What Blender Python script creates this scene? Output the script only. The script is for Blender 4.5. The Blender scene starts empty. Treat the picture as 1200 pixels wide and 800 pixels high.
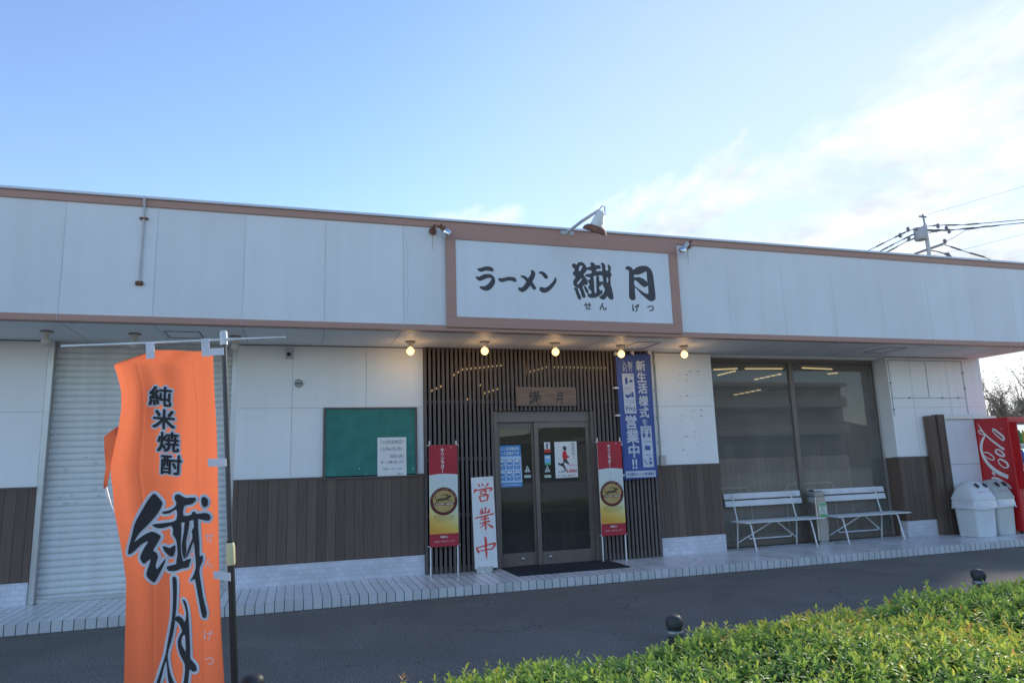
import bpy, bmesh, math, random
import numpy as np
from mathutils import Vector, Matrix
random.seed(7)
RS = np.random.RandomState(11)
SC = bpy.context.scene
COL = SC.collection
rad = math.radians

# ------------------------------------------------------------------ camera
FPX, YAW, PITCH, ROLL = 812.4, rad(17.464), rad(10.054), rad(-1.832)
CAM = Vector((2.0, -10.2255, 1.62))
FW = Vector((math.sin(YAW)*math.cos(PITCH), math.cos(YAW)*math.cos(PITCH), math.sin(PITCH)))
_r = Vector((math.cos(YAW), -math.sin(YAW), 0)); _u = _r.cross(FW)
RT = _r*math.cos(ROLL) + _u*math.sin(ROLL)
UP = _u*math.cos(ROLL) - _r*math.sin(ROLL)
cd = bpy.data.cameras.new('camera'); cam = bpy.data.objects.new('camera', cd); COL.objects.link(cam)
cd.sensor_fit = 'HORIZONTAL'; cd.sensor_width = 36; cd.lens = FPX/1200*36
cd.clip_start = .05; cd.clip_end = 3000
m = Matrix((RT, UP, -FW)).transposed().to_4x4(); m.translation = CAM
cam.matrix_world = m
SC.camera = cam

# ------------------------------------------------------------------ world and sun
SUN_EL, SUN_AZ = rad(26), rad(54)
w = bpy.data.worlds.new('World'); SC.world = w; w.use_nodes = True
nt = w.node_tree; N = nt.nodes; L = nt.links
bg = N['Background']; bg.inputs['Strength'].default_value = .13
sky = N.new('ShaderNodeTexSky'); sky.sky_type = 'NISHITA'; sky.sun_disc = False
sky.sun_elevation = SUN_EL; sky.sun_rotation = SUN_AZ
sky.altitude = 0; sky.air_density = 1.0; sky.dust_density = .02; sky.ozone_density = 2.4
tc = N.new('ShaderNodeTexCoord')
sep = N.new('ShaderNodeSeparateXYZ'); L.new(tc.outputs['Generated'], sep.inputs[0])
def mth(op, a, b=None, c=None):
    n = N.new('ShaderNodeMath'); n.operation = op
    for i, v in enumerate((a, b, c)):
        if v is None: continue
        if isinstance(v, (int, float)): n.inputs[i].default_value = v
        else: L.new(v, n.inputs[i])
    return n.outputs[0]
zc = mth('ADD', mth('MAXIMUM', sep.outputs[2], 0), .16)
cmb = N.new('ShaderNodeCombineXYZ')
L.new(mth('DIVIDE', sep.outputs[0], zc), cmb.inputs[0]); L.new(mth('DIVIDE', sep.outputs[1], zc), cmb.inputs[1])
nz = N.new('ShaderNodeTexNoise'); nz.inputs['Scale'].default_value = 1.15; nz.inputs['Detail'].default_value = 9
nz.inputs['Roughness'].default_value = .62; nz.inputs['Distortion'].default_value = .35
mp1 = N.new('ShaderNodeMapping'); mp1.inputs['Rotation'].default_value = (0, 0, rad(-28)); mp1.inputs['Scale'].default_value = (1.9, .8, 1); mp1.inputs['Location'].default_value = (.6, .35, 0); L.new(cmb.outputs[0], mp1.inputs[0]); L.new(mp1.outputs[0], nz.inputs['Vector'])
# cloud bank lies low towards the sun, thin elsewhere
dx, dy = math.sin(rad(52)), math.cos(rad(52))
bank = mth('ADD', mth('MULTIPLY', sep.outputs[0], dx), mth('MULTIPLY', sep.outputs[1], dy))
bank = mth('SUBTRACT', bank, mth('MULTIPLY', sep.outputs[2], .95))
mr = N.new('ShaderNodeMapRange'); mr.inputs['From Min'].default_value = .25; mr.inputs['From Max'].default_value = .85
mr.inputs['To Min'].default_value = -.12; mr.inputs['To Max'].default_value = .26
L.new(bank, mr.inputs['Value'])
cov = mth('ADD', nz.outputs[0], mr.outputs[0])
cr = N.new('ShaderNodeValToRGB'); cr.color_ramp.elements[0].position = .54; cr.color_ramp.elements[1].position = .70
L.new(cov, cr.inputs[0])
mix = N.new('ShaderNodeMix'); mix.data_type = 'RGBA'
L.new(mth('MULTIPLY', cr.outputs[0], .88), mix.inputs['Factor'])
CLOUD = 3.6
tint = N.new('ShaderNodeMix'); tint.data_type = 'RGBA'; tint.blend_type = 'MULTIPLY'; tint.inputs['Factor'].default_value = 1
L.new(sky.outputs[0], tint.inputs[6]); tint.inputs[7].default_value = (.99, .96, .985, 1)
hzr = N.new('ShaderNodeMapRange'); hzr.interpolation_type = 'SMOOTHSTEP'; hzr.inputs['From Min'].default_value = .48; hzr.inputs['From Max'].default_value = 1.0; hzr.inputs['To Max'].default_value = .62
L.new(mth('ADD', mth('MULTIPLY', sep.outputs[0], math.sin(rad(58))), mth('MULTIPLY', sep.outputs[1], math.cos(rad(58)))), hzr.inputs['Value'])
hz = N.new('ShaderNodeMix'); hz.data_type = 'RGBA'; L.new(hzr.outputs[0], hz.inputs['Factor']); L.new(tint.outputs[2], hz.inputs[6]); hz.inputs[7].default_value = (2.85, 3.02, 3.16, 1)
L.new(hz.outputs[2], mix.inputs[6]); n2 = N.new('ShaderNodeTexNoise'); n2.inputs['Scale'].default_value = 2.1; n2.inputs['Detail'].default_value = 7; n2.inputs['Roughness'].default_value = .6
mp2 = N.new('ShaderNodeMapping'); mp2.inputs['Location'].default_value = (3.7, 1.9, 0); L.new(cmb.outputs[0], mp2.inputs[0]); L.new(mp2.outputs[0], n2.inputs['Vector'])
cr2 = N.new('ShaderNodeValToRGB'); cr2.color_ramp.elements[0].position = .36; cr2.color_ramp.elements[1].position = .62
cr2.color_ramp.elements[0].color = (CLOUD*.64, CLOUD*.69, CLOUD*.75, 1); cr2.color_ramp.elements[1].color = (CLOUD*1.3, CLOUD*1.27, CLOUD*1.25, 1)
L.new(n2.outputs[0], cr2.inputs[0]); L.new(cr2.outputs[0], mix.inputs[7])
L.new(mix.outputs[2], bg.inputs['Color'])
sl = bpy.data.lights.new('sun', 'SUN'); sl.energy = 2.7; sl.angle = rad(10); sl.color = (1, .9, .76)
so = bpy.data.objects.new('sun', sl); COL.objects.link(so)
sd = Vector((math.sin(SUN_AZ)*math.cos(SUN_EL), math.cos(SUN_AZ)*math.cos(SUN_EL), math.sin(SUN_EL)))
so.rotation_euler = sd.to_track_quat('Z', 'Y').to_euler(); so.location = (30, 20, 20)
vs = SC.view_settings; vs.view_transform = 'Standard'; vs.look = 'None'; vs.gamma = 1; vs.exposure = 1.12
vs.use_curve_mapping = False
SC.cycles.max_bounces = 6; SC.cycles.transparent_max_bounces = 12; SC.cycles.caustics_reflective = False
SC.cycles.caustics_refractive = False; SC.cycles.sample_clamp_indirect = 4

# ------------------------------------------------------------------ pixel -> plane helpers (1200 x 800 photograph)
def ray(px, py): return FW*FPX + RT*(px-600) - UP*(py-400)
def atY(px, py, Y): d = ray(px, py); return CAM + d*((Y-CAM.y)/d.y)
def atZ(px, py, Z): d = ray(px, py); return CAM + d*((Z-CAM.z)/d.z)
def atX(px, py, X): d = ray(px, py); return CAM + d*((X-CAM.x)/d.x)
HN = Vector((math.sin(YAW), math.cos(YAW), 0))
def atD(px, py, D): d = ray(px, py); return CAM + d*(D/d.dot(HN))

# ------------------------------------------------------------------ mesh helpers
class MB:
    def __init__(s): s.v = []; s.f = []; s.cuts = []
    def add(s, vs, fs):
        s.cuts.append((len(s.v), len(s.f))); o = len(s.v); s.v += [tuple(p) for p in vs]; s.f += [tuple(i+o for i in f) for f in fs]; return s
    def box(s, x0, x1, y0, y1, z0, z1):
        return s.add([(x0,y0,z0),(x1,y0,z0),(x1,y1,z0),(x0,y1,z0),(x0,y0,z1),(x1,y0,z1),(x1,y1,z1),(x0,y1,z1)],
                     [(3,2,1,0),(4,5,6,7),(0,1,5,4),(1,2,6,5),(2,3,7,6),(3,0,4,7)])
    def tube(s, pts, r, n=10, cap=True):
        pts = [Vector(p) for p in pts]; rs = r if isinstance(r, (list, tuple)) else [r]*len(pts)
        rings = []; ref = None
        for i, p in enumerate(pts):
            t = (pts[min(i+1, len(pts)-1)] - pts[max(i-1, 0)]).normalized()
            if ref is None:
                ref = t.cross(Vector((0, 0, 1)))
                if ref.length < .05: ref = t.cross(Vector((1, 0, 0)))
            a = (ref - t*ref.dot(t)).normalized(); ref = a; b = t.cross(a)
            rings.append([p + (a*math.cos(2*math.pi*k/n) + b*math.sin(2*math.pi*k/n))*rs[i] for k in range(n)])
        vs = [q for R in rings for q in R]; fs = []
        for i in range(len(pts)-1):
            for k in range(n): fs.append((i*n+k, i*n+(k+1) % n, (i+1)*n+(k+1) % n, (i+1)*n+k))
        if cap: fs.append(tuple(range(n-1, -1, -1))); fs.append(tuple(range((len(pts)-1)*n, len(pts)*n)))
        return s.add(vs, fs)
    def lathe(s, c, prof, n=24, axis=(0, 0, 1)):
        ax = Vector(axis).normalized(); a = ax.orthogonal().normalized(); b = ax.cross(a); c = Vector(c)
        vs = []; fs = []
        for r, h in prof:
            for k in range(n): vs.append(c + ax*h + (a*math.cos(2*math.pi*k/n) + b*math.sin(2*math.pi*k/n))*r)
        for i in range(len(prof)-1):
            for k in range(n): fs.append((i*n+k, i*n+(k+1) % n, (i+1)*n+(k+1) % n, (i+1)*n+k))
        if prof[0][0] > 1e-4: fs.append(tuple(range(n-1, -1, -1)))
        if prof[-1][0] > 1e-4: fs.append(tuple(range((len(prof)-1)*n, len(prof)*n)))
        return s.add(vs, fs)
    def quad(s, a, b, c, d): return s.add([a, b, c, d], [(0, 1, 2, 3)])
    def slab(s, a, b, c, d, n):                       # a thin sheet with thickness: front face a b c d, back at +n
        n = Vector(n); f = [Vector(q) for q in (a, b, c, d)]
        return s.add(f + [q+n for q in f], [(0,1,2,3),(7,6,5,4),(0,4,5,1),(1,5,6,2),(2,6,7,3),(3,7,4,0)])
    def flat(s, vf, O, X, Y):                         # 2-d mesh laid on a plane
        O = Vector(O); X = Vector(X); Y = Vector(Y); v, f = vf
        return s.add([O + X*p[0] + Y*p[1] for p in v], f)
    def build(s, name, mat, parent=None, smooth=False, bevel=0, seg=2):
        me = bpy.data.meshes.new(name)
        o = bpy.data.objects.new(name, me); COL.objects.link(o)
        off = Vector((0, 0, 0))
        if parent is not None:
            p = parent
            while p is not None: off += p.location; p = p.parent
        if parent is None and s.v:
            v = np.array(s.v); off = Vector(((v[:,0].min()+v[:,0].max())/2, (v[:,1].min()+v[:,1].max())/2, v[:,2].min())); o.location = off
        me.from_pydata([(p[0]-off[0], p[1]-off[1], p[2]-off[2]) for p in s.v], [], s.f)
        if bevel:
            bm = bmesh.new(); bm.from_mesh(me)
            bmesh.ops.remove_doubles(bm, verts=bm.verts, dist=1e-5)
            es = [e for e in bm.edges if len(e.link_faces) == 2 and e.calc_face_angle(0) > .6]
            bmesh.ops.bevel(bm, geom=es, offset=bevel, segments=seg, affect='EDGES', clamp_overlap=True)
            bm.to_mesh(me); bm.free()
        me.materials.append(mat)
        if smooth:
            me.polygons.foreach_set('use_smooth', [True]*len(me.polygons))
            me.set_sharp_from_angle(angle=rad(38))
        if parent is not None: o.parent = parent
        me.update(); return o
def each(mb, name, mat, parent, **k):
    """every added shape becomes an object of its own"""
    out = []; c = mb.cuts + [(len(mb.v), len(mb.f))]
    for (v0, f0), (v1, f1) in zip(c, c[1:]):
        q = MB(); q.v = mb.v[v0:v1]; q.f = [tuple(i-v0 for i in f) for f in mb.f[f0:f1]]; out.append(q.build(name, mat, parent, **k))
    return out
MB.each = each
def tag(o, label=None, cat=None, group=None, kind=None):
    if label: o['label'] = label
    if cat: o['category'] = cat
    if group: o['group'] = group
    if kind: o['kind'] = kind
    return o
def thing(name, label, cat, loc=(0, 0, 0), group=None):
    o = bpy.data.objects.new(name, None); COL.objects.link(o); o.location = loc; o.empty_display_size = .1
    return tag(o, label, cat, group)
def dup(root, loc, label):
    c = root.copy(); COL.objects.link(c); c.location = loc; c['label'] = label
    for ch in list(root.children):
        d = ch.copy(); COL.objects.link(d); d.parent = c
        for g in list(ch.children):
            e = g.copy(); COL.objects.link(e); e.parent = d
    return c

# ---- 2-d lettering
_tc = {}
def _fetch(curve):
    o = bpy.data.objects.new('tmp', curve); COL.objects.link(o)
    dg = bpy.context.evaluated_depsgraph_get(); dg.update()
    me = bpy.data.meshes.new_from_object(o.evaluated_get(dg))
    v = [(p.co.x, p.co.y) for p in me.vertices]; f = [tuple(p.vertices) for p in me.polygons]
    bpy.data.objects.remove(o); bpy.data.meshes.remove(me); bpy.data.curves.remove(curve)
    return v, f
def text2d(s, bold=0.0, body=True):
    """centred outline of a string; one em high when body"""
    k = (s, bold)
    if k not in _tc:
        c = bpy.data.curves.new('tmp', 'FONT'); c.body = s; c.offset = bold; c.resolution_u = 3
        v, f = _fetch(c)
        x = [p[0] for p in v]; y = [p[1] for p in v]
        cx, cy = (min(x)+max(x))/2, (min(y)+max(y))/2
        _tc[k] = ([(p[0]-cx, p[1]-cy) for p in v], f, max(x)-min(x), max(y)-min(y))
    return _tc[k]
def poly2d(rings, offset=0.0):
    c = bpy.data.curves.new('tmp', 'CURVE'); c.dimensions = '2D'; c.fill_mode = 'BOTH'; c.offset = offset
    for r in rings:
        sp = c.splines.new('POLY'); sp.points.add(len(r)-1)
        for p, q in zip(sp.points, r): p.co = (q[0], q[1], 0, 1)
        sp.use_cyclic_u = True
    return _fetch(c)
def smooth_ring(r, n=3):
    out = []; m_ = len(r)
    for i in range(m_):
        p0, p1, p2, p3 = (np.array(r[(i+k-1) % m_], float) for k in range(4))
        for j in range(n):
            t = j/n
            out.append(tuple(.5*(2*p1 + (p2-p0)*t + (2*p0-5*p1+4*p2-p3)*t*t + (3*p1-p0-3*p2+p3)*t**3)))
    return out
def stroke2d(pts, ws, n=4):
    """polyline with varying width -> ring"""
    P = []; W = []
    m_ = len(pts); ws = ws if isinstance(ws, (list, tuple)) else [ws]*m_
    for i in range(m_-1):
        p0, p1, p2, p3 = (np.array(pts[min(max(i+k-1, 0), m_-1)], float) for k in range(4))
        for j in range(n):
            t = j/n; P.append(.5*(2*p1 + (p2-p0)*t + (2*p0-5*p1+4*p2-p3)*t*t + (3*p1-p0-3*p2+p3)*t**3)); W.append(ws[i]*(1-t)+ws[i+1]*t)
    P.append(np.array(pts[-1], float)); W.append(ws[-1])
    v = []; f = []
    for i, p in enumerate(P):
        t = P[min(i+1, len(P)-1)] - P[max(i-1, 0)]; t = t/(np.linalg.norm(t)+1e-9); nn = np.array((-t[1], t[0]))*W[i]/2
        v += [tuple(p+nn), tuple(p-nn)]
    for i in range(len(P)-1): f.append((2*i, 2*i+1, 2*i+3, 2*i+2))
    return v, f
def put(mb, s, O, size, X=(1, 0, 0), Y=(0, 0, 1), bold=0.0, width=None, rot=0):
    b_ = bold; heavy = bold > .013
    v, f, wd, ht = text2d(s, 0.0 if heavy else bold)
    k = size; kx = k if width is None else min(k*1.6, width/wd)
    X = Vector(X); Y = Vector(Y)
    if rot: X, Y = X*math.cos(rot)+Y*math.sin(rot), Y*math.cos(rot)-X*math.sin(rot)
    if heavy:
        nz_ = X.cross(Y).normalized()*.00022
        for i, (a, c) in enumerate(((0, 0), (1, 1), (-1, 1), (1, -1), (-1, -1))): mb.flat((v, f), Vector(O)+X*kx*a*b_*.8+Y*k*c*b_*.8+nz_*i, X*kx, Y*k)
    else: mb.flat((v, f), O, X*kx, Y*k)

# ------------------------------------------------------------------ materials
def M(name, col, rough=.6, var=.12, scale=6, bump=0, bscale=60, metal=0, spec=.5, stretch=(1, 1, 1), col2=None, vdetail=5, trans=0, coat=0):
    mt = bpy.data.materials.new(name); mt.use_nodes = True; t = mt.node_tree; b = t.nodes['Principled BSDF']
    b.inputs['Roughness'].default_value = rough; b.inputs['Metallic'].default_value = metal
    b.inputs['Specular IOR Level'].default_value = spec
    if coat: b.inputs['Coat Weight'].default_value = coat
    tcn = t.nodes.new('ShaderNodeTexCoord'); mp = t.nodes.new('ShaderNodeMapping'); mp.inputs['Scale'].default_value = stretch
    t.links.new(tcn.outputs['Object'], mp.inputs[0])
    nn = t.nodes.new('ShaderNodeTexNoise'); nn.inputs['Scale'].default_value = scale; nn.inputs['Detail'].default_value = vdetail
    t.links.new(mp.outputs[0], nn.inputs['Vector'])
    rp = t.nodes.new('ShaderNodeValToRGB'); rp.color_ramp.elements[0].position = .3; rp.color_ramp.elements[1].position = .7
    c2 = col2 if col2 else tuple(min(1, c*(1+var)) for c in col); c1 = col if col2 else tuple(c*(1-var) for c in col)
    rp.color_ramp.elements[0].color = (*c1, 1); rp.color_ramp.elements[1].color = (*c2, 1)
    t.links.new(nn.outputs[0], rp.inputs[0]); t.links.new(rp.outputs[0], b.inputs['Base Color'])
    if bump:
        n2 = t.nodes.new('ShaderNodeTexNoise'); n2.inputs['Scale'].default_value = bscale; n2.inputs['Detail'].default_value = 4
        t.links.new(mp.outputs[0], n2.inputs['Vector'])
        bn = t.nodes.new('ShaderNodeBump'); bn.inputs['Strength'].default_value = bump; bn.inputs['Distance'].default_value = .01
        t.links.new(n2.outputs[0], bn.inputs['Height']); t.links.new(bn.outputs[0], b.inputs['Normal'])
    return mt
def emit(name, col, st):
    mt = bpy.data.materials.new(name); mt.use_nodes = True; b = mt.node_tree.nodes['Principled BSDF']
    b.inputs['Base Color'].default_value = (*col, 1); b.inputs['Emission Color'].default_value = (*col, 1); b.inputs['Emission Strength'].default_value = st
    return mt
def glassy(name, tint, refl=1.45, rough=0.0, veil=0):
    mt = bpy.data.materials.new(name); mt.use_nodes = True; t = mt.node_tree
    t.nodes.remove(t.nodes['Principled BSDF']); out = t.nodes['Material Output']
    tr = t.nodes.new('ShaderNodeBsdfTransparent'); tr.inputs[0].default_value = (*tint, 1)
    gl = t.nodes.new('ShaderNodeBsdfGlossy'); gl.inputs['Roughness'].default_value = rough; gl.inputs[0].default_value = (.9, .93, .93, 1)
    fr = t.nodes.new('ShaderNodeFresnel'); fr.inputs['IOR'].default_value = refl
    ge = t.nodes.new('ShaderNodeNewGeometry'); mx = t.nodes.new('ShaderNodeMixShader'); t.links.new(mth2(t, 'MULTIPLY', fr.outputs[0], mth2(t, 'SUBTRACT', 1, ge.outputs['Backfacing'])), mx.inputs[0]); t.links.new(tr.outputs[0], mx.inputs[1]); t.links.new(gl.outputs[0], mx.inputs[2])
    o_ = mx.outputs[0]
    if veil:  # diffuse grey mixed in: painted haze that brightens the panes
        df = t.nodes.new('ShaderNodeBsdfDiffuse'); df.inputs[0].default_value = (.62, .60, .56, 1); m2 = t.nodes.new('ShaderNodeMixShader')
        tcn = t.nodes.new('ShaderNodeTexCoord'); nn = t.nodes.new('ShaderNodeTexNoise'); nn.inputs['Scale'].default_value = 1.7; nn.inputs['Detail'].default_value = 6; t.links.new(tcn.outputs['Object'], nn.inputs['Vector'])
        t.links.new(mth2(t, 'MULTIPLY_ADD', nn.outputs[0], veil*.8, veil*.6), m2.inputs[0]); t.links.new(o_, m2.inputs[1]); t.links.new(df.outputs[0], m2.inputs[2]); o_ = m2.outputs[0]
    t.links.new(o_, out.inputs['Surface']); return mt
def tilemat(name, col, grout, bw, bh, mortar, axes=(0, 2), offset=.5, rough=.35, var=.08, bump=.3, shift=(0, 0), fine=0):
    mt = bpy.data.materials.new(name); mt.use_nodes = True; t = mt.node_tree; b = t.nodes['Principled BSDF']
    b.inputs['Roughness'].default_value = rough
    tcn = t.nodes.new('ShaderNodeTexCoord'); sp = t.nodes.new('ShaderNodeSeparateXYZ'); t.links.new(tcn.outputs['Object'], sp.inputs[0])
    cb = t.nodes.new('ShaderNodeCombineXYZ'); t.links.new(sp.outputs[axes[0]], cb.inputs[0]); t.links.new(sp.outputs[axes[1]], cb.inputs[1])
    mp = t.nodes.new('ShaderNodeMapping'); mp.inputs['Location'].default_value = (shift[0], shift[1], 0); t.links.new(cb.outputs[0], mp.inputs[0])
    br = t.nodes.new('ShaderNodeTexBrick'); br.inputs['Scale'].default_value = 1; br.inputs['Brick Width'].default_value = bw; br.inputs['Row Height'].default_value = bh
    br.inputs['Mortar Size'].default_value = mortar; br.inputs['Mortar Smooth'].default_value = .2; br.offset = offset; br.squash = 1
    br.inputs['Color1'].default_value = (*[c*(1-var) for c in col], 1); br.inputs['Color2'].default_value = (*[min(1, c*(1+var)) for c in col], 1); br.inputs['Mortar'].default_value = (*grout, 1)
    t.links.new(mp.outputs[0], br.inputs['Vector'])
    nn = t.nodes.new('ShaderNodeTexNoise'); nn.inputs['Scale'].default_value = 2.3; nn.inputs['Detail'].default_value = 8; t.links.new(tcn.outputs['Object'], nn.inputs['Vector'])
    rp = t.nodes.new('ShaderNodeValToRGB'); rp.color_ramp.elements[0].position = .3; rp.color_ramp.elements[1].position = .75
    rp.color_ramp.elements[0].color = (.86, .85, .83, 1); rp.color_ramp.elements[1].color = (1, 1, 1, 1); t.links.new(nn.outputs[0], rp.inputs[0])
    mx = t.nodes.new('ShaderNodeMix'); mx.data_type = 'RGBA'; mx.blend_type = 'MULTIPLY'; mx.inputs['Factor'].default_value = 1
    t.links.new(br.outputs['Color'], mx.inputs[6]); t.links.new(rp.outputs[0], mx.inputs[7]); t.links.new(mx.outputs[2], b.inputs['Base Color'])
    bn = t.nodes.new('ShaderNodeBump'); bn.inputs['Strength'].default_value = bump; bn.inputs['Distance'].default_value = .004; bn.invert = True
    h = br.outputs['Fac']
    if fine:
        wv = t.nodes.new('ShaderNodeTexWave'); wv.wave_type = 'BANDS'; wv.bands_direction = 'Y'; wv.inputs['Scale'].default_value = fine
        t.links.new(mp.outputs[0], wv.inputs['Vector'])
        ad = t.nodes.new('ShaderNodeMath'); ad.operation = 'MULTIPLY_ADD'; ad.inputs[1].default_value = .35
        t.links.new(wv.outputs[0], ad.inputs[0]); t.links.new(h, ad.inputs[2]); h = ad.outputs[0]
    t.links.new(h, bn.inputs['Height']); t.links.new(bn.outputs[0], b.inputs['Normal'])
    t.links.new(mth2(t, 'MULTIPLY_ADD', nn.outputs[0], .25, rough-.1), b.inputs['Roughness'])
    return mt
def mth2(t, op, a, b=0, c=0):
    n = t.nodes.new('ShaderNodeMath'); n.operation = op
    for i, v in enumerate((a, b, c)):
        if isinstance(v, (int, float)): n.inputs[i].default_value = v
        else: t.links.new(v, n.inputs[i])
    return n.outputs[0]
def plankmat(name, c1, c2, plank=.152, axis=0, rough=.65):
    """vertical timber boards: each board its own tone, long grain, dark joint"""
    mt = bpy.data.materials.new(name); mt.use_nodes = True; t = mt.node_tree; b = t.nodes['Principled BSDF']; b.inputs['Roughness'].default_value = rough
    b.inputs['Specular IOR Level'].default_value = .3
    tcn = t.nodes.new('ShaderNodeTexCoord'); sp = t.nodes.new('ShaderNodeSeparateXYZ'); t.links.new(tcn.outputs['Object'], sp.inputs[0])
    q = mth2(t, 'DIVIDE', sp.outputs[axis], plank); fl = mth2(t, 'FLOOR', q); fr = mth2(t, 'FRACT', q)
    wn = t.nodes.new('ShaderNodeTexWhiteNoise'); wn.noise_dimensions = '1D'; t.links.new(fl, wn.inputs['W'])
    mp = t.nodes.new('ShaderNodeMapping'); mp.inputs['Scale'].default_value = (38, 38, 1.6); t.links.new(tcn.outputs['Object'], mp.inputs[0])
    nn = t.nodes.new('ShaderNodeTexNoise'); nn.inputs['Scale'].default_value = 1.3; nn.inputs['Detail'].default_value = 7; nn.inputs['Roughness'].default_value = .65
    t.links.new(mp.outputs[0], nn.inputs['Vector'])
    v = mth2(t, 'ADD', mth2(t, 'MULTIPLY', wn.outputs[0], .30), mth2(t, 'MULTIPLY', nn.outputs[0], .85))
    rp = t.nodes.new('ShaderNodeValToRGB'); rp.color_ramp.elements[0].position = .25; rp.color_ramp.elements[1].position = .95
    rp.color_ramp.elements[0].color = (*c1, 1); rp.color_ramp.elements[1].color = (*c2, 1); t.links.new(v, rp.inputs[0])
    e = mth2(t, 'GREATER_THAN', mth2(t, 'ABSOLUTE', mth2(t, 'SUBTRACT', fr, .5)), .5-.0035/plank)
    mx = t.nodes.new('ShaderNodeMix'); mx.data_type = 'RGBA'; t.links.new(e, mx.inputs['Factor']); t.links.new(rp.outputs[0], mx.inputs[6]); mx.inputs[7].default_value = (c1[0]*.62, c1[1]*.62, c1[2]*.62, 1)
    t.links.new(mx.outputs[2], b.inputs['Base Color'])
    bn = t.nodes.new('ShaderNodeBump'); bn.inputs['Strength'].default_value = .35; bn.inputs['Distance'].default_value = .004
    t.links.new(mth2(t, 'SUBTRACT', nn.outputs[0], mth2(t, 'MULTIPLY', e, 1.5)), bn.inputs['Height']); t.links.new(bn.outputs[0], b.inputs['Normal'])
    return mt
def asphalt():
    mt = M('asphalt', (.085, .078, .070), .9, 0, 75, .35, 160, col2=(.29, .26, .225), vdetail=9)
    mt.node_tree.nodes['Color Ramp'].color_ramp.elements[0].position = .40; mt.node_tree.nodes['Color Ramp'].color_ramp.elements[1].position = .60
    t = mt.node_tree; b = t.nodes['Principled BSDF']; old = b.inputs['Base Color'].links[0].from_socket
    tcn = t.nodes.new('ShaderNodeTexCoord')
    nn = t.nodes.new('ShaderNodeTexNoise'); nn.inputs['Scale'].default_value = .9; nn.inputs['Detail'].default_value = 7; nn.inputs['Distortion'].default_value = .8
    t.links.new(tcn.outputs['Object'], nn.inputs['Vector'])
    rp = t.nodes.new('ShaderNodeValToRGB'); rp.color_ramp.elements[0].position = .33; rp.color_ramp.elements[1].position = .7
    rp.color_ramp.elements[0].color = (.84, .84, .84, 1); rp.color_ramp.elements[1].color = (1.12, 1.12, 1.12, 1); t.links.new(nn.outputs[0], rp.inputs[0])
    mx = t.nodes.new('ShaderNodeMix'); mx.data_type = 'RGBA'; mx.blend_type = 'MULTIPLY'; mx.inputs['Factor'].default_value = 1
    t.links.new(old, mx.inputs[6]); t.links.new(rp.outputs[0], mx.inputs[7])
    vo = t.nodes.new('ShaderNodeTexVoronoi'); vo.inputs['Scale'].default_value = 26; t.links.new(tcn.outputs['Object'], vo.inputs['Vector'])
    wn = t.nodes.new('ShaderNodeSeparateColor'); t.links.new(vo.outputs['Color'], wn.inputs[0])
    sp = mth2(t, 'MULTIPLY', mth2(t, 'LESS_THAN', vo.outputs['Distance'], .16), mth2(t, 'GREATER_THAN', wn.outputs[0], .86))
    m2 = t.nodes.new('ShaderNodeMix'); m2.data_type = 'RGBA'; t.links.new(sp, m2.inputs['Factor']); t.links.new(mx.outputs[2], m2.inputs[6]); m2.inputs[7].default_value = (.26, .26, .25, 1)
    mp = t.nodes.new('ShaderNodeMapping'); mp.inputs['Scale'].default_value = (1.1, 6.5, 1); mp.inputs['Rotation'].default_value = (0, 0, rad(8)); t.links.new(tcn.outputs['Object'], mp.inputs[0])
    n3 = t.nodes.new('ShaderNodeTexNoise'); n3.inputs['Scale'].default_value = 1.4; n3.inputs['Detail'].default_value = 9; n3.inputs['Roughness'].default_value = .7; t.links.new(mp.outputs[0], n3.inputs['Vector'])
    r3 = t.nodes.new('ShaderNodeMapRange'); r3.inputs['From Min'].default_value = .57; r3.inputs['From Max'].default_value = .75; r3.inputs['To Max'].default_value = .75; t.links.new(n3.outputs[0], r3.inputs['Value'])
    m3 = t.nodes.new('ShaderNodeMix'); m3.data_type = 'RGBA'; t.links.new(r3.outputs[0], m3.inputs['Factor']); t.links.new(m2.outputs[2], m3.inputs[6]); m3.inputs[7].default_value = (.24, .225, .205, 1)
    vc = t.nodes.new('ShaderNodeTexVoronoi'); vc.feature = 'DISTANCE_TO_EDGE'; vc.inputs['Scale'].default_value = .42
    n4 = t.nodes.new('ShaderNodeTexNoise'); n4.inputs['Scale'].default_value = 2.2; n4.inputs['Detail'].default_value = 6; t.links.new(tcn.outputs['Object'], n4.inputs['Vector'])
    va = t.nodes.new('ShaderNodeVectorMath'); va.operation = 'MULTIPLY_ADD'; va.inputs[1].default_value = (.8, .8, .8); t.links.new(n4.outputs['Color'], va.inputs[0]); t.links.new(tcn.outputs['Object'], va.inputs[2]); t.links.new(va.outputs[0], vc.inputs['Vector'])
    ck = mth2(t, 'MULTIPLY', mth2(t, 'LESS_THAN', vc.outputs['Distance'], .0035), mth2(t, 'GREATER_THAN', nn.outputs[0], .5))
    m4 = t.nodes.new('ShaderNodeMix'); m4.data_type = 'RGBA'; t.links.new(mth2(t, 'MULTIPLY', ck, .45), m4.inputs['Factor']); t.links.new(m3.outputs[2], m4.inputs[6]); m4.inputs[7].default_value = (.03, .03, .03, 1)
    t.links.new(m4.outputs[2], b.inputs['Base Color']); b.inputs['Specular IOR Level'].default_value = .3
    return mt
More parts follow.
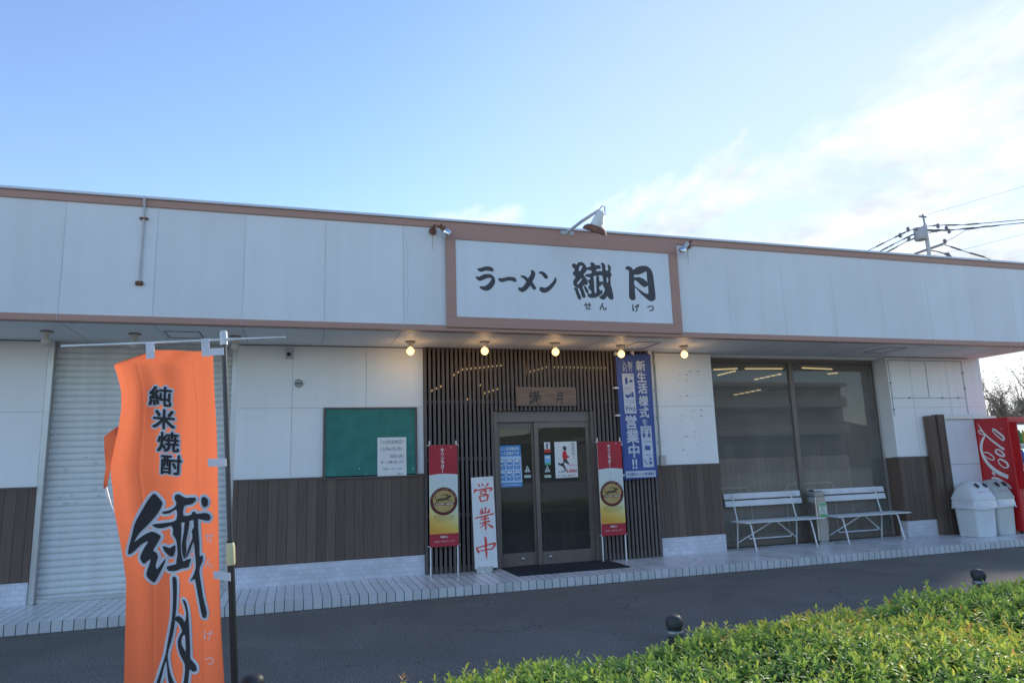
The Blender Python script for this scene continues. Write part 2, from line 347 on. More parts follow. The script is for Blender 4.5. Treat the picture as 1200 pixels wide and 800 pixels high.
def streaked(name, col, rough=.55, dirt=.12, bump=.06):
    """painted board with faint vertical run-off stains"""
    mt = M(name, col, rough, .03, 1.2, bump, 25)
    t = mt.node_tree; b = t.nodes['Principled BSDF']; old = b.inputs['Base Color'].links[0].from_socket
    tcn = t.nodes.new('ShaderNodeTexCoord'); mp = t.nodes.new('ShaderNodeMapping'); mp.inputs['Scale'].default_value = (7, 7, .35); t.links.new(tcn.outputs['Object'], mp.inputs[0])
    nn = t.nodes.new('ShaderNodeTexNoise'); nn.inputs['Scale'].default_value = 1; nn.inputs['Detail'].default_value = 6; t.links.new(mp.outputs[0], nn.inputs['Vector'])
    rp = t.nodes.new('ShaderNodeValToRGB'); rp.color_ramp.elements[0].position = .25; rp.color_ramp.elements[1].position = .6
    rp.color_ramp.elements[0].color = (1-dirt, 1-dirt, 1-dirt*1.2, 1); rp.color_ramp.elements[1].color = (1, 1, 1, 1); t.links.new(nn.outputs[0], rp.inputs[0])
    mx = t.nodes.new('ShaderNodeMix'); mx.data_type = 'RGBA'; mx.blend_type = 'MULTIPLY'; mx.inputs['Factor'].default_value = 1
    t.links.new(old, mx.inputs[6]); t.links.new(rp.outputs[0], mx.inputs[7]); t.links.new(mx.outputs[2], b.inputs['Base Color']); return mt

WHITE = streaked('white_panel_paint', (.87, .87, .86), dirt=.04)
FASC = streaked('fascia_paint', (.74, .76, .77), dirt=.045)
SOFF = streaked('soffit_paint', (.80, .80, .78), dirt=.06)
_t = FASC.node_tree; _b = _t.nodes['Principled BSDF']; _old = _b.inputs['Base Color'].links[0].from_socket
_tc2 = _t.nodes.new('ShaderNodeTexCoord'); _sp = _t.nodes.new('ShaderNodeSeparateXYZ'); _t.links.new(_tc2.outputs['Object'], _sp.inputs[0])
_wn = _t.nodes.new('ShaderNodeTexWhiteNoise'); _wn.noise_dimensions = '1D'; _t.links.new(mth2(_t, 'FLOOR', mth2(_t, 'DIVIDE', mth2(_t, 'ADD', _sp.outputs[0], .63), .985)), _wn.inputs['W'])
_k = mth2(_t, 'MULTIPLY_ADD', _wn.outputs[0], .07, .945); _mx = _t.nodes.new('ShaderNodeVectorMath'); _mx.operation = 'SCALE'; _t.links.new(_old, _mx.inputs[0]); _t.links.new(_k, _mx.inputs['Scale']); _t.links.new(_mx.outputs[0], _b.inputs['Base Color'])
TRIM = M('brown_trim_metal', (.43, .245, .185), .5, .035, 3, .05, 30, stretch=(.4, 4, 14))
CAP = M('pale_cap', (.66, .70, .76), .4, .05, 3)
JOINT = M('joint_sealant', (.16, .17, .18), .8)
DADO = plankmat('brown_dado_boards', (.098, .070, .054), (.205, .146, .112), .128)
SLAT = M('dark_stained_slats', (.128, .104, .094), .6, .3, 4, .1, 60, stretch=(20, 20, 1))
SLATBACK = M('dark_slat_backing', (.018, .016, .015), .7)
TILE = tilemat('pale_wall_tiles', (.70, .70, .76), (.55, .56, .61), .1, .062, .0035)
PLAT = tilemat('porch_floor_tiles', (.86, .86, .87), (.10, .105, .11), .1083, 1.24, .0055, axes=(0, 1), offset=0, shift=(.03, 1.2375), fine=9, rough=.27)
RISER = tilemat('porch_riser_tiles', (.66, .66, .66), (.09, .095, .10), .1083, .16, .0055, axes=(0, 2), offset=0, shift=(.03, .03), rough=.45)
ASPH = asphalt()
ALU = M('aluminium', (.55, .55, .54), .42, .05, 8, metal=.75)
STEEL = M('stainless_steel', (.46, .46, .45), .36, .05, 20, metal=1, stretch=(1, 1, .05))
BRONZE = M('bronze_door_frame', (.19, .158, .135), .45, .08, 4, metal=.25)
SHUT = streaked('shutter_paint', (.76, .77, .75), .5, .12, .02)
GLASS = glassy('window_glass', (.80, .79, .76), 1.55, veil=.15)
DGLASS = glassy('door_glass', (.76, .74, .68), 1.5, veil=.05)
BLACK = M('black_paint', (.02, .02, .022), .5)
INK = M('dark_lettering', (.055, .055, .062), .55, .15, 8)
WPAINT = M('white_gloss_paint', (.80, .80, .79), .4, .04, 10)
PAPER = M('white_paper', (.80, .80, .78), .6, .03, 9)
BLUEP = M('poster_blue', (.07, .27, .62), .5, .06, 9)
REDP = M('signal_red', (.62, .035, .03), .5, .1, 9)
GREENP = M('sticker_green', (.10, .42, .16), .5)
INTW = M('interior_wall', (.24, .21, .165), .8)
INTD = M('interior_dark', (.06, .055, .05), .8)
WOODI = plankmat('interior_planks', (.22, .17, .135), (.55, .44, .35), .105)
WOODT = M('table_wood', (.17, .09, .05), .5, .3, 4, stretch=(1, 12, 1))

# ------------------------------------------------------------------ setting: ground, porch
g = MB().quad((-400, -400, 0), (400, -400, 0), (400, 400, 0), (-400, 400, 0)).build('parking_asphalt', ASPH); tag(g, kind='structure')
lot = MB().box(-70, 90, -46, -15, -.05, .03).build('bounce_lot', M('bounce_concrete', (.42, .41, .38), .9, .12, .8, .2, 30)); tag(lot, kind='structure')  # unseen pale slab, added to bounce sunlight onto the shop front
PY = -1.2375; PZ = .12
p = MB(); p.box(-8, 14.95, PY, .55, .004, PZ)
po = p.build('porch_pavement', PLAT, bevel=.006); tag(po, kind='structure'); po.data.materials.append(RISER)
# keep object coordinates in world metres so that joints line up
def recentre(o):
    l = o.location.copy(); o.data.transform(Matrix.Translation(l)); o.location = (0, 0, 0)
recentre(po)
for f in po.data.polygons:
    if abs(f.normal.y) > .7: f.material_index = 1
# a thin line of grit where the porch meets the asphalt
gr = MB()
for i in range(900):
    x = random.uniform(-3, 14.9); y = PY - abs(random.gauss(0, .025)) - .004; s_ = random.uniform(.004, .013)
    gr.lathe((x, y, 0), [(s_, .0), (s_*.8, s_*.6), (0, s_*.8)], 5)
tag(gr.build('grit_along_kerb', M('grit', (.16, .15, .13), .9, .4, 40)), kind='stuff')

# ------------------------------------------------------------------ the shop building
B = thing('ramen_shop', 'long single storey ramen shop with white fascia, brown plank dado and deep canopy', 'building')
ZS = 3.393; FY = -1.33; X0, X1 = -8, 14.88
SHL, SHR = -1.08, 1.215           # shutter opening
SLL, SLR = 3.805, 7.60            # slatted entrance
WNL, WNR = 8.775, 12.56           # window bay
ZD = 1.523; ZT = .391
for a, b in ((X0, SHL), (SHR, SLL-.002), (SLR+.002, WNL), (WNR, X1)):
    MB().box(a, b, 0, .15, ZD, ZS).build('wall', WHITE, B)
    MB().box(a, b, -.016, .15, ZT, ZD-.012).build('plank_dado', DADO, B)
    MB().box(a, b, -.03, .15, ZD-.012, ZD+.012).build('dado_rail', SLAT, B)
    MB().box(a, b, -.026, .15, PZ, ZT).build('tile_plinth', TILE, B)
# reveals of the shutter opening and of the window bay
MB().box(SHR, SHR+.004, .15, .3, PZ, ZS).box(SHL-.004, SHL, .15, .3, PZ, ZS).each('shutter_reveal', WHITE, B)
MB().box(WNR, WNR+.02, .15, .36, ZD, ZS).box(WNL-.02, WNL, .15, .36, ZD, ZS).each('window_reveal', WHITE, B)
MB().box(WNR, WNR+.02, .15, .36, PZ, ZD).box(WNL-.02, WNL, .15, .36, PZ, ZD).each('window_reveal_boards', DADO, B)
# board joints on the walls
J = MB()
def vjoint(x, y, z0, z1, wd=.005): J.box(x-wd/2, x+wd/2, y-.0022, y, z0, z1)
def hjoint(x0, x1, y, z, wd=.005): J.box(x0, x1, y-.0018, y, z-wd/2, z+wd/2)
for x in (1.945, 2.97): vjoint(x, 0, ZD+.02, ZS-.01, .0045)
hjoint(SHR, SLL-.01, 0, 2.497, .0045); hjoint(X0, SHL, 0, 2.47, .004); hjoint(SLR, WNL, 0, 2.49, .0045); hjoint(WNR, X1, 0, 2.44, .0035)
for x in (13.1, 14.0): vjoint(x, 0, ZD+.02, ZS-.01, .003)
for x in (-3, -2): vjoint(x, 0, ZD+.02, ZS-.01)
J.build('wall_joints', M('wall_joint', (.36, .37, .38), .8), B)
# fascia
ZB, ZTL, ZTOP = 3.469, 4.822, 4.948
MB().box(X0, X1, FY, FY+.1, ZB, ZTL).build('fascia', FASC, B)
MB().box(X0, X1, FY-.022, FY+.1, ZS-.002, ZB).build('fascia_trim', TRIM, B, bevel=.004)
MB().box(X0, X1, FY-.022, FY+.1, ZTL, 4.912).build('fascia_trim', TRIM, B, bevel=.004)
MB().box(X0-.02, X1+.03, FY-.05, FY+.3, 4.915, ZTOP).box(X0-.02, X1+.03, FY+.3, 9.2, 4.85, ZTOP-.03).each('roof_cap', CAP, B, bevel=.006)
MB().box(X0, X1, FY+.1, -.002+.15, 3.3955, 3.46).build('canopy_deck', SLATBACK, B)
MB().box(X0, X1-.003, FY+.1, .36, ZS, 3.3955).build('soffit', SOFF, B)
MB().box(X1-.1, X1, FY+.1, 9, ZB, 4.85).box(X1-.1, X1, .0+.15, 9, 0.1, ZB).each('side_wall', WHITE, B)
MB().box(X0, X1, 8.9, 9, .1, 4.85).build('rear_wall', WHITE, B)
J = MB()
random.seed(5)
def crack(x, z0, z1, amp=.006, wd=.006):
    z = z0; xx = x
    while z < z1-.01:
        z2 = min(z1, z+random.uniform(.05, .16)); x2 = x+random.uniform(-amp, amp)
        J.quad((xx-wd/2, FY-.0016, z), (xx+wd/2, FY-.0016, z), (x2+wd/2, FY-.0016, z2), (x2-wd/2, FY-.0016, z2)); xx, z = x2, z2
for x in (-6.5, -5.5, -4.56, -3.58, -2.6, -1.6, -.62, .355, 1.346, 2.318, 3.325):
    crack(x, ZB, ZB+1.1, .002, .0055); crack(x, ZB+1.12, ZTL, .002, .004)
crack(3.37, ZB+.12, ZTL-.2, .02, .004)
for x in (8.312, 9.31, 10.275, 11.258, 12.26, 13.23, 14.2): crack(x, ZB, ZB+1.05, .002, .0045)
for x in (-.62, 1.346, 3.325, 4.55, 6.2, 8.312, 10.275, 12.26): J.box(x-.0025, x+.0025, FY-.0245, FY-.022, ZS, ZB-.004)
J.build('fascia_joints', M('fascia_joint', (.49, .51, .54), .8), B)
J = MB()
for x in (-2.6, -1.65, -.62, .36, 1.346, 2.33, 3.3, 4.31, 5.3, 6.3, 7.3, 8.3, 9.3, 10.28, 11.26, 12.25, 13.2, 14.1):
    J.box(x-.003, x+.003, FY+.1, 0, ZS-.0018, ZS)
J.build('soffit_joints', M('soffit_joint', (.30, .31, .32), .8), B)
# dark gap line under the soffit where it meets the wall
g_ = MB()
for a, b in ((X0, SHL), (SHR, SLL), (SLR, WNL), (WNR, X1-.3)): g_.box(a, b, -.006, -.0005, ZS-.014, ZS-.002)
g_.build('eaves_gap', JOINT, B)
# access hatches in the canopy
for cx, cy, dx_, dy_ in ((.61, -.63, .21, .235), (7.13, -.60, .2, .31), (11.85, -.69, .2, .29)):
    h = MB()
    for a, b, c, d in ((cx-dx_, cx+dx_, cy-dy_, cy-dy_+.014), (cx-dx_, cx+dx_, cy+dy_-.014, cy+dy_), (cx-dx_, cx-dx_+.014, cy-dy_+.014, cy+dy_-.014), (cx+dx_-.014, cx+dx_, cy-dy_+.014, cy+dy_-.014)):
        h.box(a, b, c, d, ZS-.007, ZS-.0005)
    h.build('access_hatch', M('hatch_frame', (.22, .23, .25), .5, metal=.3), B)
# roller shutter
r = MB(); z = PZ; k = 0
YS = .12
while z < ZS-.02:
    z2 = min(z+.0825, ZS-.002)
    prof = [(YS, z), (YS-.004, z+.006), (YS-.016, z+.020), (YS-.019, z+.042), (YS-.014, z+.066), (YS-.003, z+.078), (YS+.004, z2)]
    for (ya, za), (yb, zb) in zip(prof, prof[1:]): r.quad((SHL+.06, ya, za), (SHR-.06, ya, za), (SHR-.06, yb, min(zb, ZS-.002)), (SHL+.06, yb, min(zb, ZS-.002)))
    z = z2
sh = r.build('roller_shutter', SHUT, B)
MB().box(SHL, SHL+.07, .0, .16, PZ, ZS).box(SHR-.07, SHR, .0, .16, PZ, ZS).each('guide_rail', ALU, sh, bevel=.004)
MB().box(SHL+.07, SHR-.07, .06, .14, PZ, PZ+.05).build('bottom_bar', ALU, sh, bevel=.004)
sm = MB()
for i in range(26):
    x = random.uniform(-.9, .1); zz = PZ + .0825*random.choice([14, 15, 16, 19, 20, 21, 9]) + random.uniform(.03, .05); l_ = random.uniform(.01, .05)
    sm.box(x, x+l_, YS-.0212, YS-.0195, zz, zz+.005)
sm.build('scuff_marks', JOINT, sh)
# slatted entrance screen
s_ = MB(); pit = .0678; x = SLL+.004; OPL, OPR, OPZ = 4.905, 6.505, 2.43
while x < SLR-.03:
    z0 = PZ+.004
    if OPL-.035 < x < OPR: z0 = OPZ
    s_.box(x, x+.037, -.062, -.02, z0, ZS-.003); x += pit
s_.box(SLL, SLR, -.018, -.002, ZS-.05, ZS-.004).box(SLL, OPL, -.018, -.002, PZ+.004, PZ+.09).box(OPR, SLR, -.018, -.002, PZ+.004, PZ+.09)
for zz in (.9, 1.7): s_.box(SLL, OPL, -.018, -.002, zz, zz+.05).box(OPR, SLR, -.018, -.002, zz, zz+.05)
s_.box(SLL, SLR, -.018, -.002, 2.55, 2.6)
s_.build('slat_screen', SLAT, B)
MB().box(SLL, OPL-.03, .05, .056, PZ, ZS).box(OPR+.03, SLR, .05, .056, PZ, ZS).box(OPL-.03, OPR+.03, .05, .056, OPZ, ZS).each('screen_glass', glassy('screen_glass', (.16, .15, .14), 1.25), B)
for a in (SLL, SLR-.04): MB().box(a, a+.04, -.002, .3, PZ, ZS).build('screen_jamb', SLAT, B)
# door frame and doors
f = MB(); f.box(OPL-.03, OPL+.02, -.03, .16, PZ, OPZ-.002).box(OPR-.03, OPR+.05, -.03, .16, PZ, OPZ-.002).box(OPL+.02, OPR-.03, .02, .16, 2.262, OPZ-.002)
f.build('entrance_frame', BRONZE, B, bevel=.004)
def leaf(x0, x1, y, sr):
    d = MB().box(x0, x0+.07, y, y+.04, PZ+.005, 2.26).box(x1-sr, x1, y, y+.04, PZ+.005, 2.26).box(x0+.07, x1-sr, y, y+.04, 2.17, 2.26).box(x0+.07, x1-sr, y, y+.04, PZ+.005, PZ+.19)
    o = d.build('sliding_door', BRONZE, B, bevel=.003)
    MB().box(x0+.07, x1-sr, y+.018, y+.024, PZ+.19, 2.17).build('glass', DGLASS, o)
    return o
d1 = leaf(OPL+.02, 5.585, .085, .075); d2 = leaf(5.54, OPR-.03, .04, .07)
for o, px, py, yy in ((d1, 613, 654.5, .085), (d2, 645.5, 652, .04)):
    q = atY(px, py, yy-.002); MB().lathe((q.x, yy-.001, q.z), [(.024, 0), (.024, .008), (.016, .014), (0, .015)], 18, (0, -1, 0)).build('lock', STEEL, o, smooth=True)
# window bay
WY = .30
wf = MB().box(WNL, WNR, WY, WY+.06, PZ, PZ+.09).box(WNL, WNR, WY, WY+.06, ZS-.1, ZS-.002)
wf.box(WNL, WNL+.05, WY, WY+.06, PZ+.09, ZS-.1).box(WNR-.05, WNR, WY, WY+.06, PZ+.09, ZS-.1)
mx_ = atY(925, 424, WY).x
wf.box(mx_-.05, mx_+.05, WY-.01, WY+.07, PZ+.09, ZS-.1)
W_ = wf.build('shop_window', BRONZE, B, bevel=.004)
MB().box(WNL+.05, mx_-.05, WY+.02, WY+.028, PZ+.09, ZS-.1).build('pane', GLASS, W_)
MB().box(mx_+.05, WNR-.05, WY+.02, WY+.028, PZ+.09, ZS-.1).build('pane', GLASS, W_)
MB().box(WNR-.045, WNR-.001, WY-.02, WY-.001, PZ, ZS-.003).build('edge_strip', ALU, W_)
MB().box(WNL, WNR, .15, WY-.002, 3.36, ZS-.003).build('window_head', SOFF, B)
# interior seen through the glass
RX0, RX1, RY0, RY1 = 1.5, 14.7, .4, 8.5
MB().box(RX0, RX1, RY0-.2, RY1, PZ-.03, PZ+.002).build('interior_floor', INTD, B)
MB().box(RX0, RX1, RY0, RY1, 3.4, 3.43).build('interior_ceiling', M('ceiling_board', (.30, .29, .27), .8), B)
MB().box(RX0, 14.76, 6.4, 6.5, PZ, 3.4).build('interior_rear_wall', INTD, B)
MB().box(14.70, 14.76, .4, 6.39, PZ, 3.4).build('interior_end_wall', INTD, B)
MB().box(4.3, 7.4, 1.3, 1.34, 1.97, 3.4).build('interior_bulkhead', INTW, B)
MB().box(8.0, 8.05, .4, 6.4, PZ, 3.4).box(3.7, 3.75, .4, 6.4, PZ, 3.4).each('interior_partition', INTD, B)
MB().box(WNL+.05, 11.95, .52, .56, PZ, 1.60).build('interior_low_screen', WOODI, B)
MB().box(11.95, WNR, .5, .56, PZ, ZS-.1).build('interior_side_panel', DADO, B)
TUBE = emit('fluorescent_tube', (1, .80, .42), .55)
strips = []
for (pa, pb) in (((836, 433), (864, 431.8)), ((873, 432), (917, 432)), ((940, 431), (975, 432.5))):
    strips.append((atZ(*pa, 3.37), atZ(*pb, 3.37)))
for a, b in (((841, 439.5), (863, 434)), ((884, 444.5), (917, 437.5)), ((860, 462.5), (893, 456)), ((970, 438), (990, 436))):
    for i in range(5):
        t0, t1 = i/5, (i+.75)/5
        strips.append((atZ(a[0]+(b[0]-a[0])*t0, a[1]+(b[1]-a[1])*t0, 3.37), atZ(a[0]+(b[0]-a[0])*t1, a[1]+(b[1]-a[1])*t0*.4+(b[1]-a[1])*t1*.6, 3.37)))
tb = MB()
for a, b in strips:
    if a.y > 6.2 or b.y > 6.2:
        k = min(1, 6.0/max(a.y, b.y)); zz = CAM.z
        a = CAM + (a-CAM)*((6.2-CAM.y)/(a.y-CAM.y)); b = CAM + (b-CAM)*((6.2-CAM.y)/(b.y-CAM.y))
    tb.tube([a, b], .014, 6)
tb.each('interior_tube_light', TUBE, B)
tb = MB()
for a, b in (((529, 441), (540, 434)), ((540, 433), (588, 428)), ((503, 459), (518, 452)), ((540, 471), (552, 466)), ((566, 461), (585, 455)), ((620, 436), (644, 429)), ((648, 430), (712, 431)), ((560, 452), (566, 450))):
    A_, B_ = atZ(*a, 3.33), atZ(*b, 3.33)
    A_ = CAM + (A_-CAM)*min(1, (1.2-CAM.y)/(A_.y-CAM.y)); B_ = CAM + (B_-CAM)*min(1, (1.2-CAM.y)/(B_.y-CAM.y))
    tb.tube([A_, B_], .016, 6)
tb.each('interior_tube_light', emit('warm_tube', (1, .74, .36), 9), B)
# furniture just inside the doors
t = thing('dining_table', 'brown wooden table just inside the right-hand entrance door', 'table', (6.35, 1.5, PZ))
MB().box(6.0, 6.7, 1.2, 1.8, .80, .84).build('tabletop', WOODT, t, bevel=.005)
for x in (6.05, 6.6):
    for y in (1.25, 1.7): MB().box(x, x+.05, y, y+.05, PZ, .80).build('leg', WOODT, t)
t = thing('bookshelf', 'dark bookshelf of pale spines seen through the left entrance door', 'bookshelf', (5.0, 2.5, PZ))
bk = MB().box(4.5, 4.53, 2.3, 2.6, PZ, 1.85).box(5.6, 5.63, 2.3, 2.6, PZ, 1.85)
for z in (.3, .75, 1.2, 1.5, 1.83): bk.box(4.53, 5.6, 2.3, 2.6, z, z+.02)
bk.build('case', WOODT, t)
for z in (.77, 1.22, 1.52):
    x = 4.55; bb = MB()
    while x < 5.55:
        w_ = random.uniform(.015, .035); bb.box(x, x+w_*.9, 2.31, 2.5, z, z+random.uniform(.18, .25)); x += w_
    bb.build('row_of_books', M('book_spines', (.32, .30, .27), .7, .6, 30), t)
# bolt holes of removed lettering on the right pillar
hm = MB()
for px, py in ((794, 439), (803, 439), (794, 444.6), (803, 444.6), (807, 435), (816, 435), (817, 439), (808, 463.5), (815, 463), (819, 463), (795, 464), (803, 463.5), (796, 486), (800, 487), (797, 491.5), (809, 482), (812, 481), (809, 488), (820, 480.5), (820, 487), (799, 512), (803, 511), (798, 516), (812, 506), (812, 512), (819, 510), (815, 520), (799, 527), (803, 533), (815, 529)):
    q = atY(px+2, py, 0); l_ = random.choice([.014, .02, .045]); hm.box(q.x-l_/2, q.x+l_/2, -.0018, 0, q.z-.005, q.z+.005)
hm.build('bolt_holes', JOINT, B)
# faded outline of boards over the right wall
fr = MB()
x0, x1, za, zb = 12.60, 14.40, 3.30, 2.617
for a, b in (((x0, 3.32), (x0+.0, 2.28)), ((x1, 3.32), (x1-.01, 2.3)), ((13.49, 3.3), (13.47, 2.62))): fr.box(a[0]-.005, a[0]+.005, -.010, -.001, b[1], a[1])
fr.box(x0, x1, -.0125, -.0005, zb-.005, zb+.005).box(x0, x1, -.0135, -.0005, 3.32, 3.335)
fr.build('conduit_frame', M('pale_grey_rail', (.42, .43, .44), .5), B)
cl = MB()
for x, z in ((12.6, 2.9), (14.4, 3.1), (13.0, 2.617), (13.8, 2.617), (14.2, 2.617), (14.4, 2.8), (12.6, 2.4)): cl.box(x-.014, x+.014, -.018, -.001, z-.014, z+.014)
cl.each('rail_clip', JOINT, B)

# ------------------------------------------------------------------ shop sign
SY = FY-.055
S = thing('shop_sign', 'large white fascia signboard in a brown frame with dark brush lettering', 'sign', (5.66, FY-.03, 3.44))
sx0, sx1, sz0, sz1 = 3.888, 7.43, 3.441, 4.86
wx0, wx1, wz0, wz1 = 4.022, 7.286, 3.585, 4.66
SIGNW = streaked('sign_white', (.72, .75, .78), .45, .05, 0)
MB().box(wx0-.01, wx1+.01, SY+.014, FY-.024, wz0-.01, wz1+.01).build('panel', SIGNW, S)
MB().box(sx0, sx1, SY, FY-.0235, wz1, sz1).box(sx0, sx1, SY, FY-.0235, sz0, wz0).box(sx0, wx0, SY, FY-.0235, wz0, wz1).box(wx1, sx1, SY, FY-.0235, wz0, wz1).each('frame_rail', TRIM, S, bevel=.003)
LY = SY+.0125
def cropper(ox, oy, sc, plane): return lambda x, y: plane(ox+x/sc, oy+y/sc)
sgn = lambda px, py: (lambda q: (q.x, q.z))(atY(px, py, LY))
cA = cropper(552, 305, 11.538, sgn); cB = cropper(664, 300, 11.77, sgn); cC = cropper(724, 300, 11.77, sgn)
GL = [
 (cA, [[(78,105),(100,110),(150,95),(210,82),(265,88),(300,112),(305,140),(295,152),(250,145),(200,140),(150,155),(115,152),(90,130)]]),
 (cA, [[(60,225),(85,218),(110,222),(160,195),(215,183),(270,190),(312,225),(326,275),(318,320),(285,370),(245,402),(195,410),(155,398),(125,378),(113,358),(130,350),(155,352),(190,345),(235,315),(265,275),(275,250),(262,238),(225,240),(175,258),(130,277),(98,270),(75,250)]]),
 (cA, [[(367,250),(385,240),(430,240),(490,225),(560,225),(598,240),(614,270),(608,292),(590,290),(540,275),(480,278),(430,295),(400,290),(375,272)]]),
 (cA, [[(806,145),(828,132),(855,145),(868,180),(862,220),(845,260),(830,285),(855,330),(880,370),(878,388),(855,397),(832,385),(812,355),(800,345),(770,380),(735,412),(700,428),(665,420),(645,400),(633,375),(645,366),(670,370),(705,350),(745,292),(730,265),(705,240),(675,225),(668,212),(690,203),(730,212),(770,240),(790,215),(812,180)]]),
 (cA, [[(912,165),(935,150),(970,152),(1005,175),(1035,210),(1038,238),(1020,252),(1000,245),(975,220),(955,192),(930,180)]]),
 (cA, [[(1138,225),(1152,245),(1155,275),(1140,315),(1100,370),(1055,415),(1010,437),(970,437),(935,415),(923,385),(935,362),(960,362),(1000,370),(1045,350),(1095,300),(1125,260)]]),
 (cB, [[(72,120),(92,103),(118,108),(138,120),(155,95),(190,82),(228,92),(258,125),(282,175),(262,220),(232,258),(250,280),(285,335),(292,375),(275,400),(245,398),(225,420),(190,450),(150,440),(110,415),(92,375),(95,335),(120,290),(88,250),(90,225),(108,205),(105,175),(80,150)],
       [(178,145),(200,128),(216,135),(212,165),(185,205),(168,205),(168,175)], [(142,378),(165,345),(205,308),(212,322),(185,360),(155,392)]]),
 (cB, [[(100,445),(125,432),(150,450),(175,510),(203,580),(180,600),(160,590),(140,540),(118,475)]]),
 (cB, [[(178,440),(215,425),(235,470),(262,550),(255,572),(235,578),(212,555),(195,500)]]),
 (cB, [[(238,415),(265,420),(290,460),(305,500),(290,518),(268,500),(248,455)]]),
 (cB, [[(325,100),(355,88),(385,105),(395,125),(445,125),(470,145),(468,172),(430,180),(412,188),(412,212),(470,208),(475,262),(380,275),(345,290),(290,288),(258,275),(262,255),(300,245),(340,238),(340,200),(280,188),(282,160),(335,140),(330,120)]]),
 (cB, [[(318,280),(368,280),(385,500),(400,505),(412,495),(410,285),(447,285),(447,330),(465,355),(490,345),(500,370),(480,400),(448,425),(452,455),(470,475),(495,470),(490,510),(455,545),(400,572),(340,577),(300,560),(285,535),(300,520),(340,515),(338,480),(320,465),(300,440),(305,410),(318,400),(310,375),(295,345),(300,325),(330,320)]]),
 (cB, [[(470,105),(490,92),(520,105),(535,140),(538,190),(565,200),(575,190),(565,130),(580,118),(605,140),(610,180),(605,225),(622,250),(618,275),(607,290),(608,385),(625,450),(648,570),(640,595),(610,600),(580,580),(560,552),(545,575),(520,598),(485,598),(450,570),(460,555),(495,530),(520,490),(525,450),(500,400),(505,330),(490,270),(475,265),(476,210),(490,205),(486,140)],
       [(555,290),(572,310),(575,340),(560,370),(552,330)]]),
 (cC, [[(105,165),(125,142),(160,142),(195,165),(218,188),(255,158),(310,138),(370,135),(420,150),(460,190),(485,250),(495,330),(510,450),(520,570),(508,605),(475,622),(440,618),(400,590),(320,520),(237,435),(245,580),(230,602),(205,610),(180,602),(162,575),(155,530),(153,215),(140,195),(115,185)],
       [(225,258),(260,258),(310,248),(385,215),(398,225),(405,330),(412,362),(370,325),(310,295),(270,290),(228,295)], [(228,335),(260,345),(320,400),(365,428),(395,420),(415,412),(422,480),(418,518),(385,515),(340,490),(280,445),(230,405)]]),
]
lt = MB()
for i, (cf, rings) in enumerate(GL):
    vf = poly2d([smooth_ring([cf(*q) for q in r]) for r in rings])
    lt.flat(vf, (0, LY-.0006*(i % 4), 0), (1, 0, 0), (0, 0, 1))
for ch, cf, x, y in (('せ', cB, 290, 687), ('ん', cB, 502, 695), ('げ', cC, 248, 715), ('つ', cC, 452, 722)):
    x_, z_ = cf(x, y); put(lt, ch, (x_, LY-.001, z_), .125, bold=.028)
lt.build('lettering', INK, S)

# ------------------------------------------------------------------ soffit lamps
BULB = emit('lit_globe', (1, .56, .20), 1.55)
CHINA = M('porcelain_socket', (.62, .58, .52), .4)
def lamp(lit, x, y, label, grp):
    t = thing('soffit_lamp', label, 'lamp', (x, y, ZS), grp)
    MB().lathe((x, y, ZS), [(.072, -.0005), (.072, -.012), (.060, -.014)], 20, (0, 0, 1)).build('base_ring', BRONZE, t, smooth=True)
    MB().lathe((x, y, ZS), [(.055, -.014), (.045, -.04), (.028, -.075), (.024, -.085)], 20).build('socket', CHINA, t, smooth=True)
    pr = [(.02, -.083)] + [(.055*math.sin(a), -.138+.055*math.cos(a)) for a in [rad(25+155*i/12) for i in range(13)]]
    MB().lathe((x, y, ZS), [(max(q[0], .0001), q[1]) for q in pr], 20).build('globe', BULB if lit else CHINA, t, smooth=True)
    if lit:
        ld = bpy.data.lights.new('bulb_light', 'POINT'); ld.energy = .75; ld.color = (1, .62, .27); ld.shadow_soft_size = .05
        lo = bpy.data.objects.new('bulb_light', ld); COL.objects.link(lo); lo.parent = t; lo.location = (0, 0, -.26)
    return t
where = {481: 'leftmost of the five, above the white wall beside the slats', 568: 'above the left edge of the entrance', 651: 'above the right entrance door',
         728: 'just above the dark blue hanging banner', 802: 'rightmost of the five, above the white pillar'}
for px in where:
    y_ = {481: 411, 568: 411, 651: 412, 728: 414.5, 802: 415}[px]
    q = atZ(px, y_, ZS-.135)
    lamp(True, q.x, q.y, 'lit globe lamp, '+where[px], 'lit globe lamps under the canopy')
for px, py, wh in ((55, 388, 'over the white wall left of the shutter'), (158, 391, 'over the middle of the roller shutter'), (276, 394, 'over the right edge of the shutter, behind the banner pole')):
    q = atZ(px, py, ZS); lamp(False, q.x, q.y, 'unlit canopy lamp '+wh, 'unlit lamps under the canopy')

